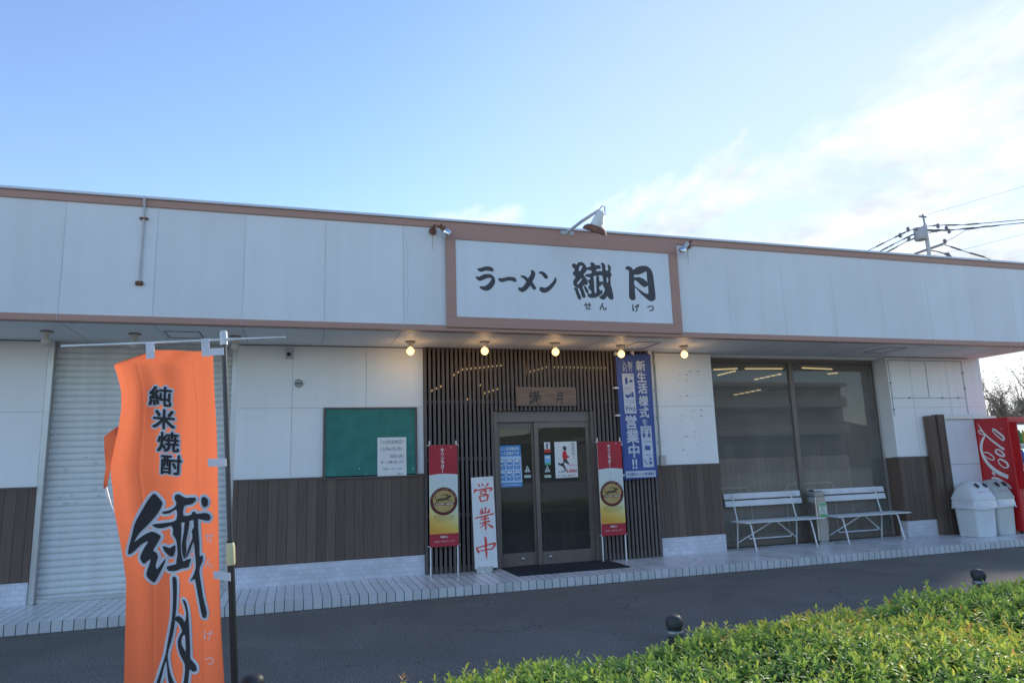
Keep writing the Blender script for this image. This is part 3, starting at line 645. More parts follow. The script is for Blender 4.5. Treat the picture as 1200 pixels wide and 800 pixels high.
# ------------------------------------------------------------------ spotlights on the fascia
RUST = M('rusty_metal', (.20, .085, .055), .8, .45, 18, .3, 60)
LGREY = M('grey_enamel', (.50, .52, .53), .45)
CHROME = M('reflector_lamp', (.75, .78, .82), .12, metal=1)
def spot(px0, py0, px1, py1, label, rust):
    A = atY(px0, py0, FY-.02); Bq = atY(px1, py1, FY-.22)
    t = thing('flood_spotlight', label, 'spotlight', A, 'small spotlights beside the shop sign')
    MB().lathe(A, [(.05, 0), (.05, .02), (.03, .035), (0, .04)], 16, (0, -1, 0)).build('mount', RUST, t, smooth=True)
    mid = A + Vector((0, -.12, .05))
    MB().tube([A, A+Vector((0, -.06, .03)), mid, mid*.5+Bq*.5], .016, 10).build('arm', RUST, t, smooth=True)
    ax = (Bq-mid).normalized() + Vector((0, .5, -.35))
    MB().lathe(mid*.45+Bq*.55, [(.022, -.07), (.03, -.06), (.034, .0), (.034, .02)], 16, ax).build('holder', rust, t, smooth=True)
    MB().lathe(mid*.45+Bq*.55, [(.03, .018), (.048, .05), (.06, .09), (.058, .10), (.04, .112), (0.001, .116)], 18, ax).build('reflector_bulb', CHROME, t, smooth=True)
    st = MB().slab(A+Vector((-.006, .0185, -.05)), A+Vector((.006, .0185, -.05)), A+Vector((.004, .0185, -.26)), A+Vector((-.003, .0185, -.26)), (0, .001, 0))
    st.build('rust_run', M('rust_stain', (.48, .40, .30), .8), t)
spot(507, 271, 528, 272, 'small rusty spotlight at the left end of the shop sign', RUST)
spot(806, 288, 797, 295, 'small grey spotlight at the right end of the shop sign', LGREY)
A = atY(664, 273, SY-.002); tip = atY(701, 247, -2.15)
t = thing('sign_spotlight', 'big bell shaped lamp on a long arm over the shop sign', 'spotlight', A)
MB().box(A.x-.09, A.x+.11, SY-.012, SY-.001, A.z-.03, A.z+.03).build('bracket', LGREY, t, bevel=.004)
MB().tube([A, A*.5+tip*.5+Vector((0, 0, .015)), tip], [.022, .022, .02], 12).build('arm', LGREY, t, smooth=True)
ax = (atY(697, 270, -2.05)-atY(704, 249, -2.15)).normalized()
o_ = atY(704, 249, -2.15)
MB().lathe(o_, [(.001, -.03), (.04, -.02), (.055, .0), (.068, .09), (.075, .1), (.082, .16), (.088, .165), (.092, .2)], 20, ax).build('housing', M('pale_housing', (.70, .70, .68), .4), t, smooth=True)
MB().lathe(o_, [(.09, .185), (.125, .195), (.16, .23), (.172, .268), (.168, .271), (.15, .235), (.08, .21)], 24, ax).build('shade', RUST, t, smooth=True)
MB().tube([tip, tip+Vector((.06, 0, .07)), tip+Vector((.1, .0, .07)), o_+Vector((.06, 0, -.03))], .006, 8).build('cable', BLACK, t, smooth=True)
# conduit on the left fascia
c = MB(); q0, q1 = atY(170, 231, FY-.03), atY(163, 329, FY-.03)
c.tube([(q0.x, FY-.06, 4.93), (q0.x, FY-.05, 4.86), (q0.x, FY-.02, 4.80), (q1.x, FY-.02, q1.z)], .013, 10)
t = thing('conduit_pipe', 'thin grey conduit running down the left of the white fascia', 'pipe', (q0.x, FY, q1.z))
c.build('tube', LGREY, t, smooth=True)
MB().box(q1.x-.04, q1.x+.04, FY-.04, FY-.001, q1.z-.05, q1.z-.002).build('end_fitting', RUST, t, bevel=.006)
MB().box(q0.x-.045, q0.x+.045, FY-.036, FY-.001, 4.66, 4.68).build('clip', RUST, t)

# ------------------------------------------------------------------ wall fittings
q = atY(338.5, 414, 0)
t = thing('sensor_box', 'small grey sensor box high on the wall right of the shutter', 'sensor', (q.x, 0, q.z))
MB().box(q.x-.05, q.x+.05, -.06, -.0005, q.z-.075, q.z+.075).build('housing', LGREY, t, bevel=.008)
MB().lathe((q.x, -.06, q.z-.02), [(.03, 0), (.028, .012), (0, .018)], 14, (0, -1, 0)).build('lens', BLACK, t, smooth=True)
q = atY(350, 449, 0)
t = thing('wall_vent', 'round grey wall vent above the green notice board', 'vent', (q.x, 0, q.z))
MB().lathe((q.x, -.0005, q.z), [(.06, 0), (.06, .02), (.05, .03), (.02, .035), (0, .036)], 20, (0, -1, 0)).build('cowl', M('vent_grey', (.36, .37, .37), .5), t, smooth=True)
MB().box(q.x-.045, q.x+.045, -.04, -.034, q.z-.012, q.z+.002).build('louvre', BLACK, t)
t = thing('switch_conduit', 'vertical grey conduit with a switch box beside the blue banner', 'pipe', (7.683, -.02, 1.6))
MB().tube([(7.683, -.02, 1.66), (7.683, -.02, 3.30), (7.68, -.03, 3.39)], .012, 10).build('tube', M('beige_conduit', (.40, .39, .36), .5), t, smooth=True)
MB().box(7.655, 7.755, -.06, -.0005, 1.528, 1.69).build('switch_box', M('beige_box', (.46, .44, .41), .5), t, bevel=.008)
for z in (3.2, 2.75, 2.3, 1.9): MB().box(7.655, 7.711, -.035, -.0005, z, z+.02).build('clip', ALU, t)

# ------------------------------------------------------------------ notice board and paper
t = thing('notice_board', 'green felt notice board in a dark frame on the white wall', 'notice board', (3.04, 0, 1.49))
bx0, bx1, bz0, bz1 = 2.374, 3.706, 1.497, 2.50
MB().box(bx0+.03, bx1-.03, -.03, -.002, bz0+.025, bz1-.025).build('felt', M('green_felt', (.05, .215, .18), .95, .15, 5, .2, 200), t)
MB().box(bx0, bx1, -.042, -.002, bz1-.027, bz1).box(bx0, bx1, -.042, -.002, bz0, bz0+.02).box(bx0, bx0+.032, -.042, -.002, bz0+.02, bz1-.027).box(bx1-.032, bx1, -.042, -.002, bz0+.02, bz1-.027).each('frame_rail', SLAT, t, bevel=.003)
pn = MB()
for px, py in ((484, 549), (429, 555), (421, 549)):
    q = atY(px, py, -.031); pn.lathe((q.x, -.03, q.z), [(.006, 0), (.006, .006), (0, .008)], 8, (0, -1, 0))
pn.each('push_pin', WPAINT, t)
nt_ = thing('closing_days_note', 'white handwritten closing-days note pinned to the green board', 'notice', (3.335, -.034, 1.525))
n0, n1 = atY(442.5, 512.5, -.034), atY(476.5, 557.5, -.034)
MB().slab((n0.x, -.0335, n1.z), (n1.x, -.0335, n1.z-.002), (n1.x-.004, -.0345, n0.z), (n0.x-.002, -.034, n0.z), (0, .001, 0)).build('sheet', PAPER, nt_)
lt = MB()
for s, px, py, sz, wd in (('〈12月店休日〉', 459.5, 517.5, .062, .33), ('12月6日(月)', 459, 526, .06, .30), ('20日(月)', 465, 534.5, .06, .20), ('宜しくお願い致します', 459.5, 541, .045, .32), ('営業 11:30〜21:00', 459.8, 549, .03, .26), ('店主', 469, 554.5, .03, .08)):
    q = atY(px, py, -.0358); put(lt, s, (q.x, -.0358, q.z), sz, width=wd)
lt.build('handwriting', INK, nt_)

# ------------------------------------------------------------------ wooden name plaque
t = thing('wooden_plaque', 'weathered wooden name plaque over the entrance doors', 'plaque', (5.72, -.065, 2.5))
MB().box(5.222, 6.222, -.105, -.064, 2.497, 2.792).build('board', M('weathered_board', (.15, .107, .08), .7, 0, 3, .25, 30, stretch=(1.5, 1, 14), col2=(.27, .195, .15)), t, bevel=.008)
lt = MB()
for ch, px, py in (('繊', 627, 466), ('月', 655.5, 466)):
    q = atY(px, py, -.107); put(lt, ch, (q.x, -.107, q.z), .24 if ch == '繊' else .2, bold=.012, width=.2 if ch == '繊' else .11)
lt.build('lettering', BLACK, t)

# ------------------------------------------------------------------ posters and stickers on the doors
def sheet(name, label, cat, px0, py0, px1, py1, Y, mat, grp=None, tilt=0.0):
    a, b = atY(px0, py0, Y), atY(px1, py1, Y); x0, x1, z0, z1 = min(a.x, b.x), max(a.x, b.x), min(a.z, b.z), max(a.z, b.z)
    t = thing(name, label, cat, ((x0+x1)/2, Y, z0), grp)
    MB().slab((x0+tilt, Y-.001, z0), (x1+tilt, Y-.001, z0+.004), (x1, Y-.001, z1), (x0, Y-.001, z1), (0, .0008, 0)).build('sheet', mat, t)
    return t, x0, x1, z0, z1
DY1, DY2 = .100, .055
t, x0, x1, z0, z1 = sheet('hygiene_poster', 'blue hygiene poster with six pictograms on the left door', 'poster', 581.5, 522, 611.5, 570, DY1, M('poster_pale', (.50, .66, .85), .5, .03), tilt=.012)
y = DY1-.0025
wd, hh = x1-x0, z1-z0
mb = MB().box(x0+.002, x1, y, y+.001, z1-hh*.26, z1).box(x0+.014, x1+.01, y, y+.001, z0+.002, z0+hh*.11)
for r_ in range(2):
    for c_ in range(3):
        cx = x0+wd*(.2+.31*c_)+.006; cz = z0+hh*(.55-.27*r_)
        mb.box(cx-wd*.13, cx+wd*.13, y, y+.001, cz-hh*.12, cz+hh*.11)
mb.each('blue_block', BLUEP, t)
ic = MB(); sp = MB(); y -= .001
for r_ in range(2):
    for c_ in range(3):
        cx = x0+wd*(.2+.31*c_)+.006; cz = z0+hh*(.565-.27*r_)
        ic.box(cx-wd*.10, cx+wd*.10, y, y+.0008, cz-hh*.055, cz+hh*.08)
        k = (r_*3+c_)
        if k % 2 == 0: sp.lathe((cx-.015, y-.0004, cz), [(.022, 0), (.022, .0004)], 12, (0, -1, 0)).box(cx+.01, cx+.03, y-.0008, y-.0004, cz-.03, cz+.03)
        else: sp.box(cx-.035, cx+.035, y-.0008, y-.0004, cz-.02, cz+.025)
        put(ic, ('手洗い', '換気', '消毒', 'マスク', '会話', '距離')[k], (cx, y, cz-hh*.092), .025)
put(ic, '新しい生活様式を', (x0+wd*.5, y, z1-hh*.08), .05, width=wd*.86, bold=.02); put(ic, '守って営業中です', (x0+wd*.5, y, z1-hh*.19), .05, width=wd*.86, bold=.02)
put(ic, '生活衛生同業組合', (x0+wd*.52+.01, y, z0+hh*.055), .028, width=wd*.8)
ic.build('white_print', WPAINT, t); sp.build('pictograms', BLUEP, t)
t, x0, x1, z0, z1 = sheet('refill_poster', 'white poster of a leaping person in red on the right door', 'poster', 649.5, 517.5, 677.5, 559, DY2, PAPER)
y = DY2-.0025; wd, hh = x1-x0, z1-z0
P = lambda u, v: (x0+wd*u, y, z1-hh*v)
tx = MB()
for i, ch in enumerate('おかわり。'): put(tx, ch, P(.84, .07+.095*i), .062, bold=.005)
put(tx, '4,300', P(.28, .83), .05, width=wd*.28)
put(tx, '生ビール大満足フェア', P(.35, .94), .03, width=wd*.5)
tx.build('black_print', INK, t)
fg = MB()
fl2 = lambda pts: fg.flat(poly2d([smooth_ring([(x0+wd*a, z1-hh*b) for a, b in pts], 2)]), (0, y, 0), (1, 0, 0), (0, 0, 1))
fl2([(.36,.16),(.44,.12),(.52,.15),(.53,.22),(.47,.25),(.40,.23)]); fl2([(.38,.48),(.52,.49),(.56,.55),(.62,.60),(.60,.64),(.50,.60),(.40,.57),(.36,.55)]); fl2([(.38,.52),(.36,.58),(.22,.60),(.14,.57),(.13,.62),(.22,.66),(.34,.70),(.45,.82),(.49,.80),(.44,.70),(.40,.62)])
fg.build('dark_figure', INK, t)
rd = MB()
fl3 = lambda pts: rd.flat(poly2d([smooth_ring([(x0+wd*a, z1-hh*b) for a, b in pts], 2)]), (0, y-.0006, 0), (1, 0, 0), (0, 0, 1))
fl3([(.36,.28),(.46,.25),(.52,.29),(.55,.38),(.63,.41),(.62,.45),(.52,.46),(.52,.49),(.37,.48),(.33,.40)])
put(rd, '5,000!!', P(.72, .82), .066, width=wd*.46, bold=.03); put(rd, 'キャンペーン', P(.80, .66), .045, width=wd*.34, bold=.02); put(rd, '抽選で当たる', P(.75, .94), .03, width=wd*.36)
rd.build('red_print', REDP, t)
t, x0, x1, z0, z1 = sheet('small_sticker', 'small white and red sticker at the top of the right door stile', 'sticker', 637.5, 518, 645, 530, DY2, PAPER, 'stickers on the right door')
MB().box(x0, x1, DY2-.0035, DY2-.0022, z0, z0+(z1-z0)*.33).build('red_band', REDP, t); MB().box(x0+.035, x1-.04, DY2-.0035, DY2-.0022, z0+.06, z1-.02).build('picture', INK, t)
t, x0, x1, z0, z1 = sheet('small_sticker', 'small pale blue and green sticker below the red and white one', 'sticker', 638, 533, 645.5, 544.5, DY2, M('sky_blue_print', (.22, .52, .78), .5), 'stickers on the right door')
MB().box(x0, x1, DY2-.0035, DY2-.0022, z0, z0+.03).build('green_band', GREENP, t); MB().box(x0+.01, x1-.01, DY2-.0035, DY2-.0022, z1-.05, z1-.02).build('white_band', PAPER, t)
for px, yy, lab in ((618, DY1, 'left'), (641.5, DY2, 'right')):
    q = atY(px, 549, yy)
    t = thing('warning_triangle', 'white triangular automatic-door sticker on the '+lab+' door', 'sticker', (q.x, yy, q.z-.08), 'door stickers with a triangle')
    MB().add([(q.x-.048, yy-.001, q.z-.05), (q.x+.048, yy-.001, q.z-.05), (q.x, yy-.001, q.z+.055), (q.x-.048, yy-.0004, q.z-.05), (q.x+.048, yy-.0004, q.z-.05), (q.x, yy-.0004, q.z+.055)], [(0,1,2),(5,4,3)]).build('triangle', M('pale_sticker', (.55, .60, .60), .5), t)
    MB().box(q.x-.005, q.x+.005, yy-.0026, yy-.0018, q.z-.02, q.z+.02).box(q.x-.005, q.x+.005, yy-.0026, yy-.0018, q.z-.036, q.z-.027).build('mark', INK, t)
    mb = MB().box(q.x-.055, q.x+.055, yy-.001, yy-.0004, q.z-.135, q.z-.095); mb.build('strip', M('pale_sticker', (.60, .66, .62), .5), t)
    mb = MB(); put(mb, '自動ドア', (q.x, yy-.0016, q.z-.115), .028); mb.build('print', GREENP, t)

# ------------------------------------------------------------------ door mat
t = MB(); q = [atZ(*p_, PZ) for p_ in ((586, 660), (597, 676), (724.5, 666), (696, 653.5))]
t.box(4.93, 6.63, -.83, .012, PZ+.001, PZ+.013)
tag(t.build('door_mat', M('navy_mat', (.022, .022, .034), .95, .5, 160, .9, 220), bevel=.003), 'dark navy door mat on the tiles in front of the entrance', 'mat')

# ------------------------------------------------------------------ plank sign reading "open"
t = thing('open_sign_board', 'white plank sign with red brush characters leaning on the slats', 'sign', (4.55, -.2, PZ))
yb, yt = -.30, -.085
a = [atY(557, 667, yb), atY(583.5, 664.5, yb), atY(578, 557.5, yt), atY(552, 559.5, yt)]
nrm = (a[1]-a[0]).cross(a[3]-a[0]).normalized()
MB().slab(*a, -nrm*.022).build('plank', M('white_plank', (.74, .75, .74), .6, .06, 7), t, bevel=.004)
k0, k1 = a[0]*.93+a[1]*.07, a[0]*.2+a[1]*.8
ft = MB().slab(Vector((k0.x, k0.y-.012, PZ+.001)), Vector((k1.x-.02, k0.y-.012, PZ+.001)), k1+Vector((0, -.012, .03)), k0+Vector((0, -.012, .03)), (0, .05, 0)); ft.build('foot', M('scuffed_foot', (.52, .52, .50), .7, .3, 25), t, bevel=.008)
lt = MB(); Xd = (a[1]-a[0]).normalized(); Yd = ((a[3]+a[2])-(a[0]+a[1])).normalized()
def onboard(x, y):
    d = ray(545+x/6.155, 550+y/6.155); return CAM + d*((a[0]-CAM).dot(nrm)/d.dot(nrm))
sg = 1 if nrm.dot(CAM-a[0]) > 0 else -1
bw_ = (onboard(100, 300)-onboard(200, 300)).length/100
Xb = (onboard(200, 300)-onboard(100, 300)).normalized(); Yb_ = nrm.cross(Xb); Yb_ = Yb_ if Yb_.z > 0 else -Yb_
BRUSH = [([(94,104),(101,112),(108,124)],[5,11,6]), ([(121,98),(126,108),(131,121)],[5,11,6]), ([(167,97),(158,112),(147,126)],[12,9,3]), ([(76,138),(71,152),(63,168)],[8,13,5]),
 ([(72,152),(100,146),(140,139),(178,133),(192,137),(186,148),(172,158)],[7,9,9,11,13,10,3]), ([(108,157),(111,168),(114,180)],[9,9,6]), ([(108,160),(130,154),(150,150),(149,162),(145,175)],[6,8,12,10,6]), ([(114,178),(146,173)],[6,7]),
 ([(103,190),(108,210),(114,232)],[10,10,8]), ([(104,194),(135,187),(163,181),(163,200),(157,224)],[6,9,13,12,8]), ([(113,229),(136,225),(159,220)],[7,8,8]),
 ([(118,277),(123,294),(128,312)],[6,10,8]), ([(147,270),(146,290),(142,309)],[11,10,7]), ([(106,294),(112,303),(119,312)],[5,10,5]), ([(178,284),(169,298),(159,311)],[12,8,3]),
 ([(104,319),(140,312),(180,305)],[6,7,10]), ([(120,332),(124,341),(127,351)],[5,9,5]), ([(158,326),(153,337),(146,347)],[10,8,3]), ([(74,350),(95,345),(140,333),(185,321),(206,318)],[12,8,8,9,13]),
 ([(110,362),(140,356),(172,349)],[6,7,10]), ([(104,388),(140,379),(182,370)],[7,8,11]), ([(141,338),(145,380),(150,420),(146,436)],[9,10,12,4]), ([(139,388),(124,405),(104,422)],[9,7,2]), ([(152,384),(172,398),(190,410),(206,420)],[3,9,15,4]),
 ([(84,556),(88,575),(96,592),(104,602)],[7,14,15,5]), ([(86,566),(120,554),(165,541),(205,531),(216,535),(208,552),(192,576)],[6,9,9,12,15,13,6]), ([(104,586),(140,580),(192,570)],[6,8,9]), ([(140,484),(148,500),(151,560),(154,610),(155,645)],[6,16,15,12,2])]
for i, (pts_, ws_) in enumerate(BRUSH):
    P_ = [onboard(*p_) for p_ in pts_]; O_ = onboard(140, 300)
    lt.flat(stroke2d([((p_-O_).dot(Xb), (p_-O_).dot(Yb_)) for p_ in P_], [w_*bw_*1.05 for w_ in ws_]), O_+nrm*sg*(.002+.0004*(i % 5)), Xb, Yb_)
lt.build('lettering', M('vermilion_ink', (.72, .06, .03), .6, .12, 20), t)
MB().tube([a[3]+Xd*.02+Vector((0, .03, .01)), a[3]*.5+a[2]*.5+Vector((.02, .06, .15)), a[2]+Vector((0, .03, .01))], .002, 6).build('wire', BLACK, t)

# ------------------------------------------------------------------ red beer flags
CRIM = M('crimson_cloth', (.44, .03, .045), .7, .08, 5)
def beerflag(px0, px1, ptop, pbot, l0, l1, Y, label):
    tl, tr_ = atY(px0, ptop, Y), atY(px1, ptop-.5, Y); x0, x1 = tl.x, tr_.x
    z1 = tl.z; z0 = atY(px0+3, pbot, Y).z
    t = thing('beer_flag', label, 'flag', ((x0+x1)/2, Y, PZ), 'red beer flags beside the entrance')
    for x, nm in ((x0+.012, 'pole'), (x1-.012, 'pole')):
        MB().tube([(x, Y+.012, PZ), (x, Y+.012, z1+.06)], .0105, 10).build(nm, WPAINT, t, smooth=True)
    MB().tube([(x0-.03, Y+.014, z1-.005), (x1+.03, Y+.014, z1-.005)], .006, 8).tube([(x0-.03, Y+.014, z0+.01), (x1+.03, Y+.014, z0+.01)], .006, 8).each('crossbar', WPAINT, t, smooth=True)
    wd, hh = x1-x0, z1-z0
    P = lambda u, v, dy=0: Vector((x0+wd*u, Y-.004-dy, z1-hh*v))
    cut = .30
    n = 16
    def band(v0f, v1f, dy, nm, mat):
        b = MB()
        for i in range(n):
            u0, u1 = i/n, (i+1)/n
            b.slab(P(u0, v1f(u0), dy), P(u1, v1f(u1), dy), P(u1, v0f(u1), dy), P(u0, v0f(u0), dy), (0, .002, 0))
        return b.build(nm, mat, t)
    dome = lambda u: cut - .012*math.sin(math.pi*u)
    band(lambda u: 0, dome, 0, 'red_top', CRIM); band(lambda u: .876, lambda u: 1, 0, 'red_bottom', CRIM)
    gm = bpy.data.materials.get('golden_print')
    if not gm:
        gm = bpy.data.materials.new('golden_print'); gm.use_nodes = True; tt = gm.node_tree; bb = tt.nodes['Principled BSDF']; bb.inputs['Roughness'].default_value = .65
        tcn = tt.nodes.new('ShaderNodeTexCoord'); spx = tt.nodes.new('ShaderNodeSeparateXYZ'); tt.links.new(tcn.outputs['Generated'], spx.inputs[0])
        rp = tt.nodes.new('ShaderNodeValToRGB'); e = rp.color_ramp.elements
        e[0].position = 0; e[0].color = (.72, .36, .05, 1); e[1].position = 1; e[1].color = (.66, .72, .72, 1)
        for ps, c_ in ((.16, (.78, .50, .10, 1)), (.33, (.74, .66, .28, 1)), (.55, (.68, .72, .60, 1))): ee = e.new(ps); ee.color = c_
        ad = mth2(tt, 'ADD', spx.outputs[2], mth2(tt, 'MULTIPLY', mth2(tt, 'SUBTRACT', spx.outputs[0], .45), .22)); tt.links.new(ad, rp.inputs[0]); tt.links.new(rp.outputs[0], bb.inputs['Base Color'])
    band(dome, lambda u: .876, 0, 'golden_panel', gm)
    wt = MB()
    for i, ch in enumerate('キリンラガー'): 
        q = P(.47, .05+.0415*i, .003); put(wt, ch, q, hh*.042, bold=.03, rot=rad(-90) if ch == 'ー' else 0)
    put(wt, '20歳以上', P(.5, .905, .003), .03, bold=.03); put(wt, 'お酒は二十歳になってから', P(.5, .948, .003), .02, width=wd*.7); put(wt, '生麦', P(.78, .022, .003), .016)
    wt.build('white_lettering', WPAINT, t)
    gy = MB()
    for i, ch in enumerate('ビール'): put(gy, ch, P(.47, .335+.038*i, .003), hh*.034, bold=-.004, rot=rad(-90) if ch == 'ー' else 0)
    gy.build('grey_lettering', M('pale_grey_print', (.42, .46, .44), .6), t)
    # oval emblem: dark ring, gold field, leaping beast, ribbon
    el = lambda rx, rz, dy, c0=(.5, .56): [P(c0[0], c0[1], dy) + Vector((math.cos(k*math.pi/18)*rx, 0, math.sin(k*math.pi/18)*rz)) for k in range(36)]
    R = wd*.48
    def disc(r1, r2, dy, nm, mat, hole=None):
        o = el(r1, r2, dy); b = MB()
        if hole:
            i_ = el(*hole, dy); b.add(o+i_, [(k, (k+1) % 36, 36+(k+1) % 36, 36+k) for k in range(36)])
        else: b.add(o, [tuple(range(36))])
        b.build(nm, mat, t)
    DKR = M('dark_red_print', (.13, .015, .015), .6)
    disc(R, R*.98, .0035, 'emblem_ring', DKR, (R*.8, R*.77)); disc(R*.8, R*.77, .0034, 'emblem_field', M('gold_field', (.50, .34, .12), .6))
    bs = MB(); cc = P(.5, .56, .0042); k_ = R
    for st, ws in (([(-.55, .05), (-.3, .12), (0, .14), (.25, .2), (.45, .34), (.58, .3)], [.08, .2, .2, .2, .16, .08]), ([(-.45, .1), (-.62, .25), (-.5, .42)], [.08, .06, .02]), ([(-.3, .1), (-.45, -.02), (-.62, -.1)], [.12, .07, .03]), ([(-.15, .1), (-.2, -.03), (-.35, -.12)], [.1, .06, .03]), ([(.2, .15), (.4, .05), (.6, .1)], [.12, .07, .03]), ([(.1, .12), (.25, 0), (.45, -.05)], [.1, .06, .03]), ([(.35, .3), (.2, .44), (-.05, .46), (-.25, .36)], [.12, .1, .06, .02])):
        bs.flat(stroke2d([(a_*k_, b_*k_) for a_, b_ in st], [q*k_ for q in ws]), cc + Vector((0, -.0004*len(bs.f) % .002, 0)), (1, 0, 0), (0, 0, 1))
    bs.build('emblem_beast', M('dark_gold_print', (.12, .075, .03), .6), t)
    rb = MB().slab(P(.06, .60, .006), P(.94, .60, .006), P(.97, .573, .006), P(.03, .573, .006), (0, .0008, 0)); rb.build('emblem_ribbon', DKR, t)
    le = MB(); put(le, 'LAGER BEER', P(.5, .5865, .0075), .034, bold=.03, width=wd*.68)
    for k in range(15):
        an = rad(160-k*140/14); q = P(.5, .56, .005) + Vector((math.cos(an)*R*.9, 0, math.sin(an)*R*.88)); put(le, 'SINCE·1888·BREW'[k], q, .024, rot=an-math.pi/2)
    le.build('emblem_lettering', M('cream_print', (.74, .66, .48), .6), t)
    sm_ = MB()
    for i in range(4): put(sm_, ('麦芽とホップのうまさを', '深く豊かに味わう伝統の', 'ラガーのおいしさをどうぞ', 'お楽しみください。')[i], P(.5, .70+.016*i, .003), .017, width=wd*.72)
    sm_.build('small_print', M('brown_print', (.12, .09, .03), .6), t)
    return t
beerflag(502.5, 535.5, 521.5, 641, 505, 538.5, -.17, 'red and gold beer flag left of the entrance, beside the plank sign')
beerflag(699.5, 727.5, 517.5, 628, 708, 737, -.17, 'red and gold beer flag right of the entrance, under the blue banner')

# ------------------------------------------------------------------ blue hanging banner
Yb = -.13
bt = [atY(721, 415.5, Yb), atY(762, 414, Yb), atY(771, 559, Yb), atY(731.5, 562.5, Yb)]
t = thing('hanging_banner', 'tall blue hanging banner with white characters and pictogram squares', 'banner', (bt[3]+bt[2])*.5)
def BP(u, v, dy=0):
    p_ = (bt[0]*(1-v)+bt[3]*v)*(1-u) + (bt[1]*(1-v)+bt[2]*v)*u
    return Vector((p_.x, Yb - .003*math.sin(v*7+u*2) - .002*math.sin(u*5) - dy, p_.z))
b = MB(); nu, nv = 14, 40
b.add([BP(i/nu, j/nv) for j in range(nv+1) for i in range(nu+1)], [((j+1)*(nu+1)+i, (j+1)*(nu+1)+i+1, j*(nu+1)+i+1, j*(nu+1)+i) for j in range(nv) for i in range(nu)])
bo = b.build('cloth', M('blue_cloth', (.065, .11, .34), .75, .07, 5), t, smooth=True)
so_ = bo.modifiers.new('thick', 'SOLIDIFY'); so_.thickness = .0015; so_.offset = -1
def fromBpx(px, py):           # photo pixel -> u, v on the banner
    q = atY(px, py, Yb); v = (bt[0].z-q.z)/(bt[0].z-bt[3].z)
    xl = bt[0].x*(1-v)+bt[3].x*v; xr = bt[1].x*(1-v)+bt[2].x*v
    return (q.x-xl)/(xr-xl), v
PXM = (bt[1].x-bt[0].x)/41.2
wt = MB(); DD = .007
for ch, px, py, sz in (('新', 750.5, 430, 11.5), ('生', 751.7, 443.3, 11.5), ('活', 753, 456.5, 11.5), ('様', 754, 471, 11.5), ('式', 755, 484.5, 11.5), ('を', 755.7, 495.8, 7.5),
                       ('取', 738, 428, 6.2), ('り', 738.5, 433.6, 6), ('入', 731.3, 427.2, 6.2), ('れ', 732, 433.2, 6),
                       ('営', 739.5, 495, 14.5), ('業', 741.3, 511.5, 14.5), ('中', 742.7, 528.4, 14.5), ('!!', 743.6, 544, 13)):
    u, v = fromBpx(px, py); put(wt, ch, BP(u, v, DD), sz*PXM, bold=.035 if sz > 8 else .012)
bxs = [(736, 446, 13.6, 14), (737.3, 461.2, 13.6, 14), (738.6, 477.2, 13.6, 14), (757.4, 508.7, 12.4, 14.5), (758.6, 524.4, 12.4, 14.5), (759.6, 540.2, 12.4, 14.5), (750.8, 556, 34, 6.6)]
PICTO = [
    [([(-.18, -.3), (-.18, .1), (-.18, .22)], [.24, .22, .08]), ([(.05, -.1), (.2, -.08), (.32, 0)], [.1, .22, .12])],
    [([(-.34, -.1), (-.2, -.25), (0, -.2), (.05, -.02)], [.14, .24, .2, .08]), ([(.25, -.3), (.25, -.05), (.25, .1)], [.26, .2, .1])],
    [([(-.34, -.3), (-.34, -.05), (-.2, .05)], [.06, .06, .04]), ([(-.1, -.3), (0, -.05), (.12, -.3)], [.05, .05, .05]), ([(.2, -.3), (.34, -.3), (.34, .05)], [.06, .06, .06]), ([(-.36, -.1), (.34, -.14)], [.05, .05])],
    [([(-.25, -.3), (-.25, 0)], [.22, .2]), ([(.25, -.3), (.25, 0)], [.22, .2]), ([(-.12, -.2), (.12, -.2)], [.04, .04]), ([(-.25, .08), (-.25, .2)], [.14, .14]), ([(.25, .08), (.25, .2)], [.14, .14])],
    [([(-.26, -.1), (.26, -.1)], [.36, .36])],
    [([(-.36, .05), (-.25, -.2), (-.05, -.3)], [.06, .08, .06]), ([(.2, -.3), (.2, -.1)], [.26, .2]), ([(.2, .02), (.2, .16)], [.16, .14])]]
ik = MB()
for i, (px, py, w2, h2) in enumerate(bxs):
    u, v = fromBpx(px, py); c_ = BP(u, v, DD); w2 *= PXM; h2 *= PXM
    wt.slab(c_+Vector((-w2/2, 0, -h2/2)), c_+Vector((w2/2, 0, -h2/2)), c_+Vector((w2/2-.004, 0, h2/2)), c_+Vector((-w2/2-.004, 0, h2/2)), (0, .001, 0))
    e_ = c_ + Vector((0, -.0012, 0))
    if i < 6:
        put(ik, ('アルコール消毒', '手洗いうがい', '換気の徹底', '距離の確保', 'マスク着用', '検温')[i], e_+Vector((0, 0, h2*.36)), .026, width=w2*.8)
        for st, ws in PICTO[i]:
            ik.flat(stroke2d([(a_*w2, b_*h2) for a_, b_ in st], [q*w2 for q in ws]), e_ + Vector((0, -.0003*(len(ik.f) % 5), 0)), (1, 0, 0), (0, 0, 1))
    else: put(ik, '生活衛生サービス業 連絡会', e_, .05, width=w2*.92, bold=.02)
wt.build('white_lettering', M('white_print', (.58, .62, .70), .7), t); ik.build('blue_pictograms', bpy.data.materials['blue_cloth'], t)
ti = MB()
for u, v in ((.02, 0), (.5, 0), (.98, 0)): q = BP(u, v); ti.box(q.x-.02, q.x+.02, Yb-.006, Yb+.05, q.z-.015, q.z+.045)
for v in (.27, .49, .72, .96): q = BP(0, v); ti.box(q.x-.055, q.x+.012, Yb-.006, -.066, q.z-.014, q.z+.014)
ti.each('tie', WPAINT, t)

